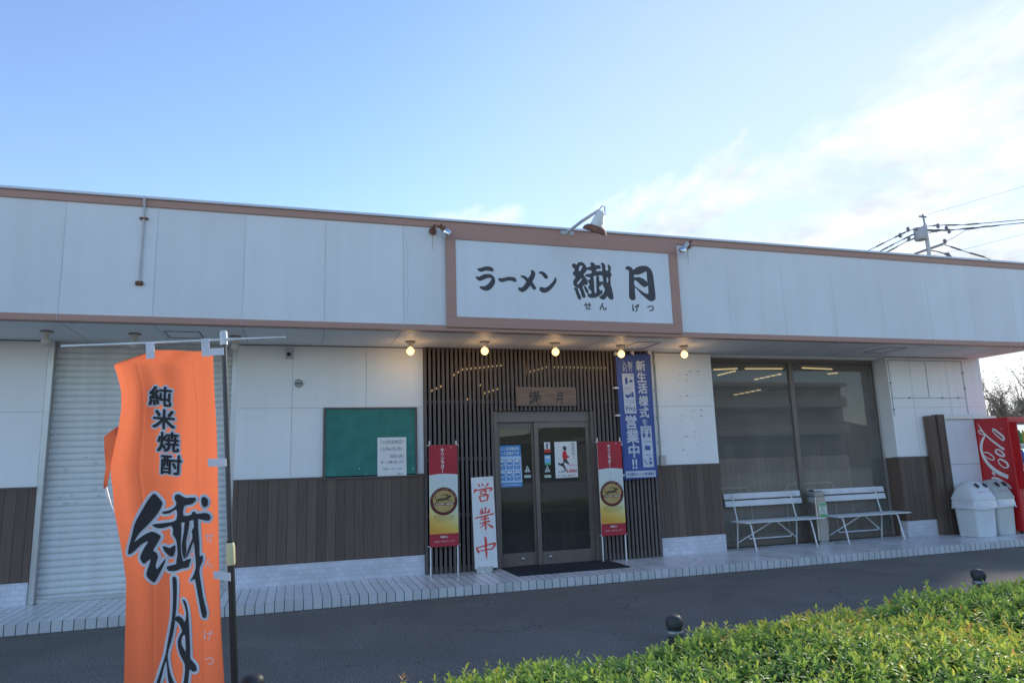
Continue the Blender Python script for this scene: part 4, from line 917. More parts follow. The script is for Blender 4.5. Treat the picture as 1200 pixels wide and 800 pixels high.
# ------------------------------------------------------------------ benches
BENCHW = M('bench_white', (.72, .73, .74), .5, .07, 5)
fx, rx = -.23, .18
bx, bl = 8.98, 1.62
t = thing('park_bench', 'white slatted bench left of the ashtray stand', 'bench', (bx+bl/2, 0, PZ), 'white benches under the shop window')
for zc, yc in ((.845, .225), (.965, .25)):
    MB().slab((bx, yc-.012, zc-.048), (bx+bl-.06, yc-.012, zc-.048), (bx+bl-.06, yc+.006, zc+.048), (bx, yc+.006, zc+.048), (0, .018, 0)).build('back_slat', BENCHW, t, bevel=.006)
for i in range(4):
    y0 = -.25+i*.108; MB().box(bx+.03, bx+bl, y0, y0+.096, .555, .575).build('seat_slat', BENCHW, t, bevel=.006)
for x in (bx+.17, bx+bl-.26):
    MB().tube([(x, -.17, .553), (x+.0, -.2, .5), (x+.02, -.265, PZ)], .013, 10).build('leg', BENCHW, t, smooth=True)
    MB().tube([(x, .255, 1.0), (x, .205, .72), (x, .16, .555), (x, .17, .5), (x, .22, PZ)], .013, 10).build('leg', BENCHW, t, smooth=True)
    MB().tube([(x, -.18, .545), (x, .17, .545)], .012, 8).build('seat_bearer', BENCHW, t, smooth=True)
xm = bx+bl/2-.03
MB().tube([(bx+.18, .18, PZ+.1), (xm-.05, .0, .535), (xm+.05, .0, .535), (bx+bl-.27, .18, PZ+.1)], .010, 8).build('brace', BENCHW, t, smooth=True)
MB().tube([(bx+.30, .1, PZ+.20), (bx+.34, .1, PZ+.15), (bx+bl-.46, .1, PZ+.15), (bx+bl-.42, .1, PZ+.20)], .010, 8).build('stretcher', BENCHW, t, smooth=True)
fd = MB(); put(fd, 'Coca-Cola', (bx+.21, .2285-.0165, .967), .055, Y=(0, .18, 1)); put(fd, 'Coca-Cola', (bx+bl-.3, .2285-.0165, .967), .055, Y=(0, .18, 1))
fd.build('faded_print', M('faded_pink', (.68, .56, .58), .6), t)
dup(t, (bx+bl/2+1.85, 0, PZ), 'white slatted bench right of the ashtray stand')

# ------------------------------------------------------------------ ashtray stand
ax0, ax1, ay0, ay1 = 10.615, 10.84, -.03, .19
t = thing('ashtray_stand', 'steel ashtray stand with a green and white notice between the benches', 'ashtray', (10.73, .08, PZ))
MB().box(ax0, ax1, ay0, ay1, PZ+.02, .93).build('body', STEEL, t, bevel=.03, seg=3)
MB().box(ax0-.04, ax1+.04, ay0-.05, ay1+.04, PZ+.001, PZ+.02).build('foot_plate', STEEL, t, bevel=.008)
MB().box(ax0-.006, ax1+.006, ay0-.006, ay1+.006, .932, .985).build('ash_tray', M('dull_steel', (.5, .5, .52), .35, metal=.9), t, bevel=.02, seg=3)
MB().box(ax0+.02, ax1-.02, ay0+.05, ay1-.03, .986, .995).build('grate', BLACK, t)
MB().tube([(ax0+.04, ay1, .98), (ax0+.04, ay1, 1.03), (ax1-.06, ay1, 1.03), (ax1-.06, ay1, .98)], .008, 8).build('handle', STEEL, t, smooth=True)
nb = MB().box(ax0+.055, ax1-.010, ay0-.004, ay0-.0005, .555, .80); no = nb.build('notice', M('notice_cream', (.66, .70, .60), .5), t)
MB().box(ax0+.062, ax1-.016, ay0-.006, ay0-.0042, .755, .792).box(ax0+.066, ax1-.02, ay0-.006, ay0-.0042, .562, .61).each('green_band', GREENP, no)
mb = MB()
for i, s in enumerate(('喫煙は', 'こちらで', 'お願い', 'します')): put(mb, s, ((ax0+ax1)/2+.022, ay0-.0062, .735-.032*i), .026, width=.09)
mb.build('print', INK, no)

# ------------------------------------------------------------------ pipe rails set behind the glass to stand in for reflections
RAIL = M('beige_rail', (.78, .75, .68), .5)
for (a, b, c_, lab) in (((838, 574), (866, 571.5), (878, 580), 'left'), ((921, 580), (930, 567), (977, 575), 'right')):
    pass
def rail(x0, x1, z, lab):
    zz = [(x0, .44, PZ), (x0, .44, z-.09), (x0+.03, .44, z-.03), (x0+.09, .44, z), (x1-.09, .44, z), (x1-.03, .44, z-.03), (x1, .44, z-.09), (x1, .44, PZ)]
    o = MB().tube(zz, .016, 10).build('reflected_rail', RAIL, smooth=True)
    tag(o, 'stand-in reflection of a beige arched pipe rail behind the glass, '+lab, 'rail', 'reflected arched pipe rails behind the glass')
q = atY(879, 575, .44); rail(q.x-.95, q.x, atY(862, 571.5, .44).z, 'behind the left bench')
q0, q1 = atY(921, 575, .44), atY(977, 570, .44); rail(q0.x, q1.x, atY(950, 566, .44).z, 'behind the ashtray stand')

# ------------------------------------------------------------------ partition beside the machine
t = thing('corner_partition', 'brown framed partition with a white panel beside the red vending machine', 'partition', (13.8, -.1, PZ))
y0 = -.14
MB().box(13.24, 13.42, y0, -.03, PZ+.001, 2.27).box(13.425, 13.60, y0-.03, -.03, PZ+.001, 2.29).each('post', DADO, t, bevel=.006)
MB().box(13.60, 14.385, y0+.03, -.03, PZ+.001, .53).build('kick_board', DADO, t)
MB().box(13.60, 14.385, y0+.03, -.03, .53, 1.36).box(13.60, 14.385, y0+.03, -.03, 1.368, 2.2).each('panel', M('white_sheet', (.74, .75, .78), .5, .04, 4), t)
MB().box(13.58, 14.9, y0-.03, -.03, 2.2, 2.25).build('top_rail', ALU, t, bevel=.006)
MB().box(13.601, 13.615, y0+.02, y0+.029, .53, 2.2).build('edge_strip', ALU, t)

# ------------------------------------------------------------------ litter bins
def mkbin(label, cx, cy, w2, d2, h, body, lidm, hood):
    t = thing('litter_bin', label, 'bin', (cx, cy, PZ), 'litter bins beside the vending machine')
    zb = PZ+.004; zt = PZ+h*.66
    def ring(sx, sy, z, k=.3, n=6):
        r_ = []
        for qx, qy, a0 in ((1, 1, 0), (-1, 1, 90), (-1, -1, 180), (1, -1, 270)):
            rr = min(sx, sy)*k
            for i in range(n+1): a_ = rad(a0+90*i/n); r_.append((cx+qx*(sx-rr)+math.cos(a_)*rr, cy+qy*(sy-rr)+math.sin(a_)*rr, z))
        return r_
    def loft(rs, nm, mat, cap0=True, cap1=True):
        b = MB(); n = len(rs[0]); vs = [p_ for R in rs for p_ in R]; fs = []
        for i in range(len(rs)-1):
            for k in range(n): fs.append((i*n+k, i*n+(k+1) % n, (i+1)*n+(k+1) % n, (i+1)*n+k))
        if cap0: fs.append(tuple(range(n-1, -1, -1)))
        if cap1: fs.append(tuple(range((len(rs)-1)*n, len(rs)*n)))
        return b.add(vs, fs).build(nm, mat, t, smooth=True)
    W, D = w2/2, d2/2
    loft([ring(W*.80, D*.80, zb+.01), ring(W*.83, D*.83, zb), ring(W*.86, D*.86, zb+.06), ring(W*.95, D*.95, zt-.03), ring(W, D, zt-.02), ring(W, D, zt)], 'body', body)
    # bin-liner skirt, crumpled
    rs = []
    for i, z in enumerate((zt+.0, zt-.03, zt-.07, zt-.11, zt-.145)):
        R = ring(W*1.02+.004*i, D*1.02+.004*i, z); rs.append([(cx+(p_[0]-cx)*(1+.02*math.sin(k*1.7+i*1.1)+random.uniform(-.014, .014)*i/2), cy+(p_[1]-cy)*(1+.02*math.sin(k*2.1+i)+random.uniform(-.014, .014)*i/2), z+(random.uniform(-.02, .012) if i == 4 else 0)) for k, p_ in enumerate(R)])
    loft(rs, 'bin_liner', M('liner_film', (.66, .68, .72), .22, .08, 20, .4, 40), False, False)
    zt2 = PZ+h
    lid = loft([ring(W*1.05, D*1.05, zt+.002, .3), ring(W*1.06, D*1.06, zt+.03, .3), ring(W*1.01, D*1.01, zt+.06, .35), ring(W*.96, D*.93, zt+(zt2-zt)*.4, .45), ring(W*.86, D*.76, zt+(zt2-zt)*.68, .6), ring(W*.72, D*.54, zt+(zt2-zt)*.88, .75), ring(W*.52, D*.34, zt+(zt2-zt)*.98, .85), ring(W*.25, D*.15, zt2+.006, .9)], 'lid', lidm)
    zh = zt+(zt2-zt)*.74
    for sx_ in (-1, 1):
        MB().lathe((cx+sx_*W*.38, cy-D*.66, zh), [(.062, -.05), (.066, .0), (.066, .022), (.055, .024), (.05, .0)], 20, (0, -.78, .62)).build('rim', lidm, lid, smooth=True)
        MB().lathe((cx+sx_*W*.38, cy-D*.66, zh), [(.052, .0), (.052, .0235), (.001, .0237)], 20, (0, -.78, .62)).build('opening', BLACK, lid)
    lb = MB(); nv = Vector((0, -.80, .6)); up = Vector((0, .6, .80)); c_ = Vector((cx, cy-D*.95, zt+(zt2-zt)*.44))
    put(lb, 'あきびん・かん', c_+nv*.012, .035, Y=up, bold=.02, width=W*1.1); lb.build('print', M('pink_print', (.75, .22, .25), .6), lid)
    return t
mkbin('pale blue-white litter bin with two round openings, nearest the white partition', 13.56, -.55, .50, .50, .95, M('bin_white', (.66, .70, .71), .45, .06, 4), M('lid_white', (.68, .72, .74), .4, .05, 4), 0)
mkbin('grey-beige litter bin with two round openings, against the red machine', 14.11, -.50, .46, .46, .95, M('bin_grey', (.56, .58, .54), .5, .08, 4), M('lid_grey', (.46, .47, .44), .5, .08, 4), 0)

# ------------------------------------------------------------------ vending machine
VX, VY0, VY1, VZ = 14.40, -.76, -.004, 2.19
RED = M('machine_red', (.55, .018, .022), .35, .06, 4, coat=.3)
t = thing('vending_machine', 'red drinks vending machine with white script on its side beside the bins', 'vending machine', (14.95, -.4, PZ))
MB().box(VX, VX+1.1, VY0, VY1, PZ+.05, VZ).build('cabinet', RED, t, bevel=.02, seg=3)
for x in (VX+.08, VX+1.0):
    for y in (VY0+.1, VY1-.1): MB().lathe((x, y, PZ), [(.04, .001), (.04, .052)], 12).build('foot', BLACK, t)
dx0, dx1 = VX+.09, VX+1.0
MB().box(dx0, dx1, VY0-.012, VY0-.001, .95, 2.07).build('display_frame', M('machine_grey', (.55, .56, .58), .4), t, bevel=.004)
SH = emit('backlit_display', (.75, .9, .95), .55)
cols = [(.05, .30, .09), (.55, .05, .04), (.07, .16, .5), (.65, .38, .04), (.22, .12, .06), (.05, .35, .32), (.6, .55, .08), (.4, .05, .25)]
cm = [M('drink_can_print', c_, .3, .3, 12) for c_ in cols]
MB().box(dx0+.03, dx1-.03, VY0-.0145, VY0-.0122, .98, 2.04).build('display_back', SH, t)
for r_ in range(3):
    zz = 1.70-.35*r_
    MB().box(dx0+.02, dx1-.02, VY0-.09, VY0-.0145, zz-.09, zz-.002).build('shelf', WPAINT, t, bevel=.004)
    for c_ in range(9):
        x = dx0+.075+c_*.093
        pr = [(.033, .001), (.035, .01), (.035, .17), (.02, .21), (.013, .235), (.013, .25)] if r_ < 2 else [(.031, .001), (.033, .01), (.033, .11), (.028, .122)]
        MB().lathe((x, VY0-.052, zz), pr, 14).build('sample_drink', cm[(c_*3+r_*2+c_//3) % 8], t, smooth=True)
        MB().box(x-.035, x+.035, VY0-.094, VY0-.0902, zz-.075, zz-.055).build('select_button', M('button', (.45, .5, .6), .3), t)
MB().box(dx0-.01, dx1+.01, VY0-.10, VY0-.097, .93, 2.09).build('display_glass', glassy('display_glass', (.92, .94, .94), 1.3), t)
MB().box(dx0-.02, dx0-.008, VY0-.10, VY0, .92, 2.1).box(dx1+.008, dx1+.02, VY0-.10, VY0, .92, 2.1).box(dx0-.008, dx1+.008, VY0-.10, VY0, 2.09, 2.1).box(dx0-.008, dx1+.008, VY0-.10, VY0, .92, .93).each('display_edge', RED, t)
MB().box(VX+.12, VX+.9, VY0-.02, VY0-.001, .3, .52).build('dispensing_flap', M('dark_flap', (.05, .05, .055), .3), t, bevel=.01)
MB().box(VX+.10, VX+.26, VY0-.02, VY0-.001, .72, .84).build('price_panel', M('panel_cream', (.66, .68, .5), .4), t, bevel=.006)
MB().lathe((VX+.16, VY0-.001, .62), [(.035, 0), (.035, .02), (.02, .026), (0, .027)], 16, (0, -1, 0)).build('lock', STEEL, t, smooth=True)
lg = MB()
vq = lambda x, y: (lambda q: (q.y, q.z))(atX(1140+x/7.27, 480+y/7.27, VX-.003))
msc = abs(vq(100, 300)[1]-vq(100, 400)[1])/100
for i, (st, ws) in enumerate((
    ([(112,205),(84,255),(71,310),(80,370),(110,432),(160,490),(225,538),(302,572)], [10,24,28,26,28,34,38,34]),
    ([(82,368),(118,362),(160,385),(183,412),(168,426),(130,412),(96,385)], [8,10,12,11,11,10,8]),
    ([(40,118),(62,150),(82,182),(104,212)], [2,12,15,10]), ([(104,212),(70,205),(48,186),(60,172),(86,190),(120,222),(165,262),(215,300),(268,338)], [8,10,10,9,13,15,17,20,22]),
    ([(165,162),(190,172),(232,205),(262,232),(262,262)], [14,18,20,20,14]), ([(165,175),(190,205),(230,240),(262,262)], [10,10,12,14]), ([(240,160),(246,164)], [8,8]),
    ([(272,395),(240,390),(205,370),(194,350),(215,338),(252,362),(275,390)], [16,18,18,14,14,16,14]),
    ([(215,430),(235,420),(262,432),(290,452),(302,478),(292,492)], [12,16,18,18,18,12]), ([(216,432),(226,458),(262,490),(292,492)], [12,10,10,10]),
    ([(166,530),(180,545),(190,556)], [14,20,14]), ([(160,585),(190,580),(235,598),(300,640),(330,668)], [14,20,22,22,16]), ([(190,640),(220,660),(280,700)], [16,24,20]), ([(150,640),(170,700),(240,750)], [16, 24, 24]))):
    pts = [vq(*p_) for p_ in st]; ws = [q*msc*.92 for q in ws]
    lg.flat(stroke2d(pts, ws), (VX-.003-.0005*(i % 4), 0, 0), (0, 1, 0), (0, 0, 1))
lg.build('script_logo', WPAINT, t)

# ------------------------------------------------------------------ nobori banner in the foreground
ND = 3.5
NA = Vector((math.cos(YAW), -math.sin(YAW), 0))
def nb(px, py, off=0.0): return atD(px, py, ND) - HN*off
ORANGE = M('orange_cloth', (.62, .145, .07), .8, .13, 2.2, .3, 26, stretch=(1.6, 1.6, .5))
tt = ORANGE.node_tree; bb = tt.nodes['Principled BSDF']
trn = tt.nodes.new('ShaderNodeBsdfTranslucent'); trn.inputs[0].default_value = (.74, .19, .085, 1); mx = tt.nodes.new('ShaderNodeMixShader'); mx.inputs[0].default_value = .52
tt.links.new(bb.outputs[0], mx.inputs[1]); tt.links.new(trn.outputs[0], mx.inputs[2]); tt.links.new(mx.outputs[0], tt.nodes['Material Output'].inputs['Surface'])
pb, ptop = nb(282, 1010), nb(262, 392)
pb = ptop + (pb-ptop)*((ptop.z-.0)/(ptop.z-pb.z))
t = thing('advertising_banner', 'tall orange cloth banner with black brush characters on a black pole', 'banner', pb)
pole = lambda z: ptop + (pb-ptop)*((ptop.z-z)/(ptop.z-pb.z))
MB().tube([pole(0), pole(1.3)], .0165, 14).build('pole', M('black_pole', (.018, .018, .02), .35), t, smooth=True)
MB().tube([pole(1.3), pole(ptop.z)], .0125, 14).build('upper_pole', M('grey_black_pole', (.045, .045, .05), .35), t, smooth=True)
q = pole(nb(269, 648).z)
MB().tube([pole(q.z+.05), pole(q.z+.03), pole(q.z-.045), pole(q.z-.055)], [.017, .0215, .0205, .018], 14).build('clamp', M('yellowed_plastic', (.62, .56, .32), .5), t, smooth=True)
MB().tube([pole(ptop.z-.055), pole(ptop.z+.012)], .019, 14).tube([pole(ptop.z+.012), pole(ptop.z+.018)], .015, 14).each('pole_cap', M('cap_grey', (.62, .64, .66), .4), t, smooth=True)
r0, r1 = nb(72, 405.5, .0), nb(334, 395, .0)
MB().tube([r0, nb(180, 401.5), nb(262, 397.8), r1], [.006, .0062, .0062, .004], 10).build('top_rod', M('rod_white', (.66, .70, .68), .35), t, smooth=True)
# cloth: left and right edges traced as it hangs
YL = [(411, 176), (414, 165), (420, 148), (426, 131), (440, 136.5), (458, 141.7), (478, 142.8), (501, 140.5), (520, 137), (545, 132.5), (560, 133), (571, 135), (600, 137), (615, 140), (650, 146), (680, 150), (740, 149), (800, 147.5), (900, 145)]
YR = [(411, 249.5), (450, 251), (500, 254), (560, 256.2), (620, 258), (700, 261), (800, 265), (900, 268)]
lx = lambda y: float(np.interp(y, [a for a, _ in YL], [b_ for _, b_ in YL])); rxx = lambda y: float(np.interp(y, [a for a, _ in YR], [b_ for _, b_ in YR]))
def drape(px, py):
    """how far the cloth bellies out from its plane, metres towards the viewer"""
    u = (px-lx(py))/max(1, rxx(py)-lx(py)); v = (py-411)/480
    fold = .030*math.exp(-((u-.18-.25*max(0, .25-v))/.10)**2)*(1-min(1, v*1.3)) - .018*math.exp(-((u-.40)/.08)**2)*max(0, 1-v*2.2)
    fold *= min(1, v*7)
    fold -= .0016*(math.exp(-((u-.27)/.012)**2)+math.exp(-((u-.80)/.012)**2)) - .0012*math.exp(-((v-.07)/.004)**2) - .0012*math.exp(-((v-.33)/.004)**2)
    return fold + .021*math.sin(u*6.2+v*3.0) + .006*math.sin(v*9+u*2)+ .004*math.sin(u*17+v*5) - .035*max(0, .1-u)*6*max(0, 1-v*3)
b = MB(); nu, nv = 96, 170
G = []
for j in range(nv+1):
    y = 411+(880-411)*j/nv
    if y < 427:
        t_ = 0
    l_, r_ = lx(y), rxx(y)
    G += [nb(l_+(r_-l_)*i/nu, y, drape(l_+(r_-l_)*i/nu, y)) for i in range(nu+1)]
b.add(G, [(j*(nu+1)+i, j*(nu+1)+i+1, (j+1)*(nu+1)+i+1, (j+1)*(nu+1)+i) for j in range(nv) for i in range(nu)])
b.build('cloth', ORANGE, t, smooth=True)
# loose hem torn from the left edge and its string
fpts = [(140.5, 500), (134, 506), (127, 512), (125.5, 530), (124.5, 548), (121.8, 562), (123, 572)]; fq = [(141, 503), (138, 512), (134.5, 520), (132, 533), (129.5, 548), (126.5, 562), (124.6, 573)]
b = MB(); A_ = [nb(*p_, .02+.02*math.sin(i)) for i, p_ in enumerate(fpts)]; C_ = [nb(*p_, -.004) for i, p_ in enumerate(fq)]
b.add(A_+C_, [(i, i+1, len(A_)+i+1, len(A_)+i) for i in range(len(A_)-1)]); b.build('torn_hem', ORANGE, t, smooth=True)
MB().tube([nb(124, 571), nb(126, 580), nb(129, 588), nb(130.5, 592), nb(134, 599)], [.006, .007, .004, .002, .0015], 6).build('loose_string', WPAINT, t, smooth=True)
# white loops
LOOP = M('loop_tape', (.66, .66, .70), .7)
b = MB()
for pts in ([(174, 402.5), (184, 402), (185, 421), (175, 421.5)],): b.slab(*[nb(*p_, .012+drape(*pts[2])) for p_ in (pts[3], pts[2], pts[1], pts[0])], HN*.002)
b.slab(*[nb(*p_, .032) for p_ in ((240, 418.5), (249, 418.5), (248.5, 397.5), (238.5, 398))], HN*.002)
b.slab(*[nb(*p_, .034) for p_ in ((249, 417.5), (265.5, 417), (265, 408.5), (249, 409.5))], HN*.002)
b.slab(*[nb(*p_, .036) for p_ in ((247.5, 546.5), (269, 546), (268.5, 537), (247, 537.5))], HN*.002)
b.slab(*[nb(*p_, .038) for p_ in ((254.5, 676), (274, 679), (273.5, 669.5), (254, 667))], HN*.002)
b.each('loop', LOOP, t)
# lettering: split finely so that it follows the cloth
def lay(mb, vf, off):
    bm = bmesh.new(); vs_ = [bm.verts.new((p_[0], p_[1], 0)) for p_ in vf[0]]
    for f_ in vf[1]:
        try: bm.faces.new([vs_[i] for i in f_])
        except ValueError: pass
    for ax, lo, hi in ((0, 120, 275), (1, 405, 905)):
        k = lo
        while k < hi:
            nn = (1, 0, 0) if ax == 0 else (0, 1, 0); co = (k, 0, 0) if ax == 0 else (0, k, 0)
            bmesh.ops.bisect_plane(bm, geom=bm.verts[:]+bm.edges[:]+bm.faces[:], dist=1e-4, plane_co=co, plane_no=nn); k += 4
    bm.verts.ensure_lookup_table(); bm.verts.index_update()
    mb.add([nb(v_.co.x, v_.co.y, drape(v_.co.x, v_.co.y)+off) for v_ in bm.verts], [[v_.index for v_ in f_.verts] for f_ in bm.faces]); bm.free()
c4 = lambda x, y: (140+x/6.154, 565+y/6.154); c5 = lambda x, y: (160+x/6.154, 670+y/6.154)
BR = [
 (c4, [[(245,80),(270,100),(295,135),(300,160),(270,225),(215,300),(170,350),(140,395),(128,425),(175,385),(235,352),(280,375),(290,395),(265,450),(245,490),(265,505),(275,540),(262,590),(268,625),(295,590),(325,548),(310,600),(280,670),(255,718),(235,705),(212,680),(205,650),(222,590),(228,550),(200,575),(185,580),(165,545),(172,510),(195,460),(215,420),(170,445),(125,490),(82,515),(85,470),(95,430),(115,360),(130,300),(165,220),(205,140)]]),
 (c4, [[(385,95),(410,85),(440,100),(470,112),(540,108),(545,130),(510,158),(455,170),(448,240),(515,232),(520,212),(545,213),(552,226),(620,218),(655,230),(664,250),(650,272),(620,272),(560,262),(490,280),(400,300),(300,330),(262,325),(238,305),(265,298),(340,290),(395,270),(395,195),(350,220),(310,228),(300,213),(350,200),(390,170),(392,140),(382,120)]]),
 (c4, [[(360,300),(430,290),(428,400),(430,500),(445,560),(450,590),(395,595),(405,520),(395,420),(370,380),(372,340)]]),
 (c4, [[(462,285),(497,278),(488,350),(470,430),(475,490),(460,555),(440,500),(440,430),(455,350)]]),
 (c4, [[(305,460),(330,468),(350,475),(385,455),(385,500),(370,535),(345,532),(315,495)]]),
 (c4, [[(330,610),(370,598),(430,580),(470,562),(515,548),(500,590),(490,612),(440,622),(390,640),(345,640)]]),
 (c4, [[(532,255),(562,255),(568,330),(578,440),(582,530),(605,520),(607,560),(588,600),(582,640),(593,706),(613,816),(638,901),(645,936),(635,966),(613,961),(598,906),(578,816),(558,726),(545,690),(510,715),(535,670),(555,610),(550,540),(540,450),(530,430),(500,500),(470,550),(490,480),(525,400),(518,350),(535,320)]]),
 (c4, [[(592,112),(615,104),(640,125),(638,160),(615,178),(595,160)]]),
 (c5, [[(245,45),(262,38),(275,60),(278,150),(275,250),(268,340),(258,430),(235,520),(215,600),(225,690),(245,760),(275,815),(300,870),(260,870),(225,800),(215,740),(205,640),(180,730),(160,810),(130,870),(105,870),(140,800),(170,700),(200,600),(215,510),(235,400),(248,300),(250,150)]]),
 (c5, [[(325,200),(350,210),(370,260),(382,340),(390,450),(397,560),(400,615),(430,645),(448,680),(440,705),(415,705),(395,690),(385,760),(375,830),(340,880),(320,880),(345,800),(355,740),(358,660),(320,600),(295,530),(298,480),(320,440),(330,420),(300,370),(270,350),(275,325),(300,318),(330,335),(350,360),(362,300),(345,240)],
       [(322,490),(335,455),(355,452),(360,500),(362,570),(345,550),(325,520)]]),
]
wb, kb = MB(), MB()
for i, (cf, rings) in enumerate(BR):
    rr = [smooth_ring([cf(*q) for q in r], 2) for r in rings]
    V0, F0 = poly2d(rr[:1]); lay(kb, poly2d(rr), .0078+.0005*(i % 4))
    for q in range(12): lay(wb, ([(x_+3.4*math.cos(q*math.pi/6), y_+3.4*math.sin(q*math.pi/6)) for x_, y_ in V0], F0), .003+.00022*q+.00006*(i % 4))
for i, (ch, px, py) in enumerate((('純', 189.7, 464.4), ('米', 192.6, 491), ('焼', 196.4, 517.6), ('酎', 199, 544.3))):
    v, f_, _, _ = text2d(ch, 0.0); an = .06
    P0 = [((a_*math.cos(an)+b_*math.sin(an))*24, -(b_*math.cos(an)-a_*math.sin(an))*24.5) for a_, b_ in v]
    for q in range(12): lay(wb, ([(px+x_+2.7*math.cos(q*math.pi/6), py+y_+2.7*math.sin(q*math.pi/6)) for x_, y_ in P0], f_), .003+.0002*q)
    for q in range(5): lay(kb, ([(px+x_+(.75*math.cos(q*math.pi/2+.78) if q else 0), py+y_+(.75*math.sin(q*math.pi/2+.78) if q else 0)) for x_, y_ in P0], f_), .0078+.0003*q)
for ch, px, py in (('せ', 246.3, 629), ('ん', 246.7, 659), ('げ', 247, 742), ('つ', 248.5, 772)):
    v, f_, _, _ = text2d(ch, 0.0); lay(wb, ([(px+a_*13, py-b_*13) for a_, b_ in v], f_), .0045)
wb.build('white_outline', M('pale_print', (.60, .63, .68), .8), t); kb.build('brush_lettering', M('black_print', (.028, .028, .032), .8), t)

# ------------------------------------------------------------------ bollards
BH = .65
BOL = M('bollard_black', (.040, .040, .042), .5, .15, 10, .1, 60); BAND = M('bollard_band', (.26, .27, .28), .35, metal=.5)
pos = [atZ(296.5, 788.5, BH), atZ(789.5, 719.5, BH), atZ(1145.5, 666, BH)]
labs = ['black domed bollard at the foot of the orange banner', 'black domed bollard rising from the left part of the hedge', 'black domed bollard at the far right of the hedge']
q = Vector((pos[0].x, pos[0].y, 0))
t0 = thing('bollard', labs[0], 'bollard', q, 'bollards along the hedge')
R = .054
MB().lathe(q, [(R*1.3, .001), (R*1.3, .02), (R*.88, .03), (R*.88, BH-.085)], 24).build('post', BOL, t0, smooth=True)
MB().lathe(q, [(R*.92, BH-.125), (R*.98, BH-.12), (R*.98, BH-.098), (R*.92, BH-.093)], 24).build('band', BAND, t0, smooth=True)
MB().lathe(q, [(R*.8, BH-.088), (R*.86, BH-.075), (R*1.0, BH-.07), (R*1.02, BH-.062), (R*1.02, BH-.036), (R*.97, BH-.025), (R*.8, BH-.011), (R*.45, BH-.002), (.001, BH)], 24).build('cap', BOL, t0, smooth=True)
for p_, l_ in zip(pos[1:], labs[1:]): dup(t0, (p_.x, p_.y, 0), l_)

# ------------------------------------------------------------------ hedge
hd = thing('hedge', 'low clipped evergreen hedge with bright yellow-green shoots in the foreground', 'hedge', (5.5, -7, 0))
backline = lambda x: -6.20+.125*(x-4.35)-.03*np.sin(x*2.1)
HX0, HX1, HW = 2.54, 9.8, 2.1
def leaf_mat():
    mt = bpy.data.materials.new('hedge_leaf'); mt.use_nodes = True; t = mt.node_tree; b = t.nodes['Principled BSDF']
    b.inputs['Roughness'].default_value = .46; b.inputs['Specular IOR Level'].default_value = .45
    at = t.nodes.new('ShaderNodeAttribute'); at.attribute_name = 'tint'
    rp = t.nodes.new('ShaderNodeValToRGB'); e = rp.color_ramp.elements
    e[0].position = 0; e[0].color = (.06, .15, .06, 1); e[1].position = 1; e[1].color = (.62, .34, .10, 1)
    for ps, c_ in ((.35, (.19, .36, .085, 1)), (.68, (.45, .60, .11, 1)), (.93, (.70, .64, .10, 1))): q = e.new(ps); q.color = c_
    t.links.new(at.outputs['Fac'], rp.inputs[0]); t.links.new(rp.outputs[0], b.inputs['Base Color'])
    tr = t.nodes.new('ShaderNodeBsdfTranslucent'); t.links.new(rp.outputs[0], tr.inputs[0]); mx = t.nodes.new('ShaderNodeMixShader'); mx.inputs[0].default_value = .42
    t.links.new(b.outputs[0], mx.inputs[1]); t.links.new(tr.outputs[0], mx.inputs[2]); t.links.new(mx.outputs[0], t.nodes['Material Output'].inputs['Surface']); return mt
def shoot(n, seed):
    """one leafy shoot: whorls of narrow pointed leaves round a short stem"""
    r = np.random.RandomState(seed); V = []; F = []; K = []
    for i in range(n):
        t_ = i/(n-1); a = i*2.4 + r.uniform(-.3, .3); el = math.radians(-4 + 62*t_**1.5 + r.uniform(-10, 10)); Ln = (.056-.024*t_)*r.uniform(.7, 1.2); Wd = Ln*.37
        base = np.array((0, 0, -.06+.07*t_)); d = np.array((math.cos(a)*math.cos(el), math.sin(a)*math.cos(el), math.sin(el))); sd_ = np.array((-math.sin(a), math.cos(a), 0)); up = np.cross(d, sd_)
        if up[2] < 0: up = -up
        o = len(V); bend = -.12*Ln
        p1, p2 = base+d*Ln*.35, base+d*Ln*.72
        V += [base, p1+sd_*Wd*.5+up*.003, p1, p1-sd_*Wd*.5+up*.003, p2+sd_*Wd*.42+up*(bend*.3+.003), p2+up*bend*.3, p2-sd_*Wd*.42+up*(bend*.3+.003), base+d*Ln+up*bend]
        F += [(o, o+2, o+1), (o, o+3, o+2), (o+1, o+2, o+5, o+4), (o+2, o+3, o+6, o+5), (o+4, o+5, o+7), (o+5, o+6, o+7)]
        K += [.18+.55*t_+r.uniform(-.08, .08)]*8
    return np.array(V), F, np.array(K)
protos = [shoot(n, s) for n, s in ((9, 1), (11, 2), (10, 3), (12, 4), (8, 5), (11, 6))]
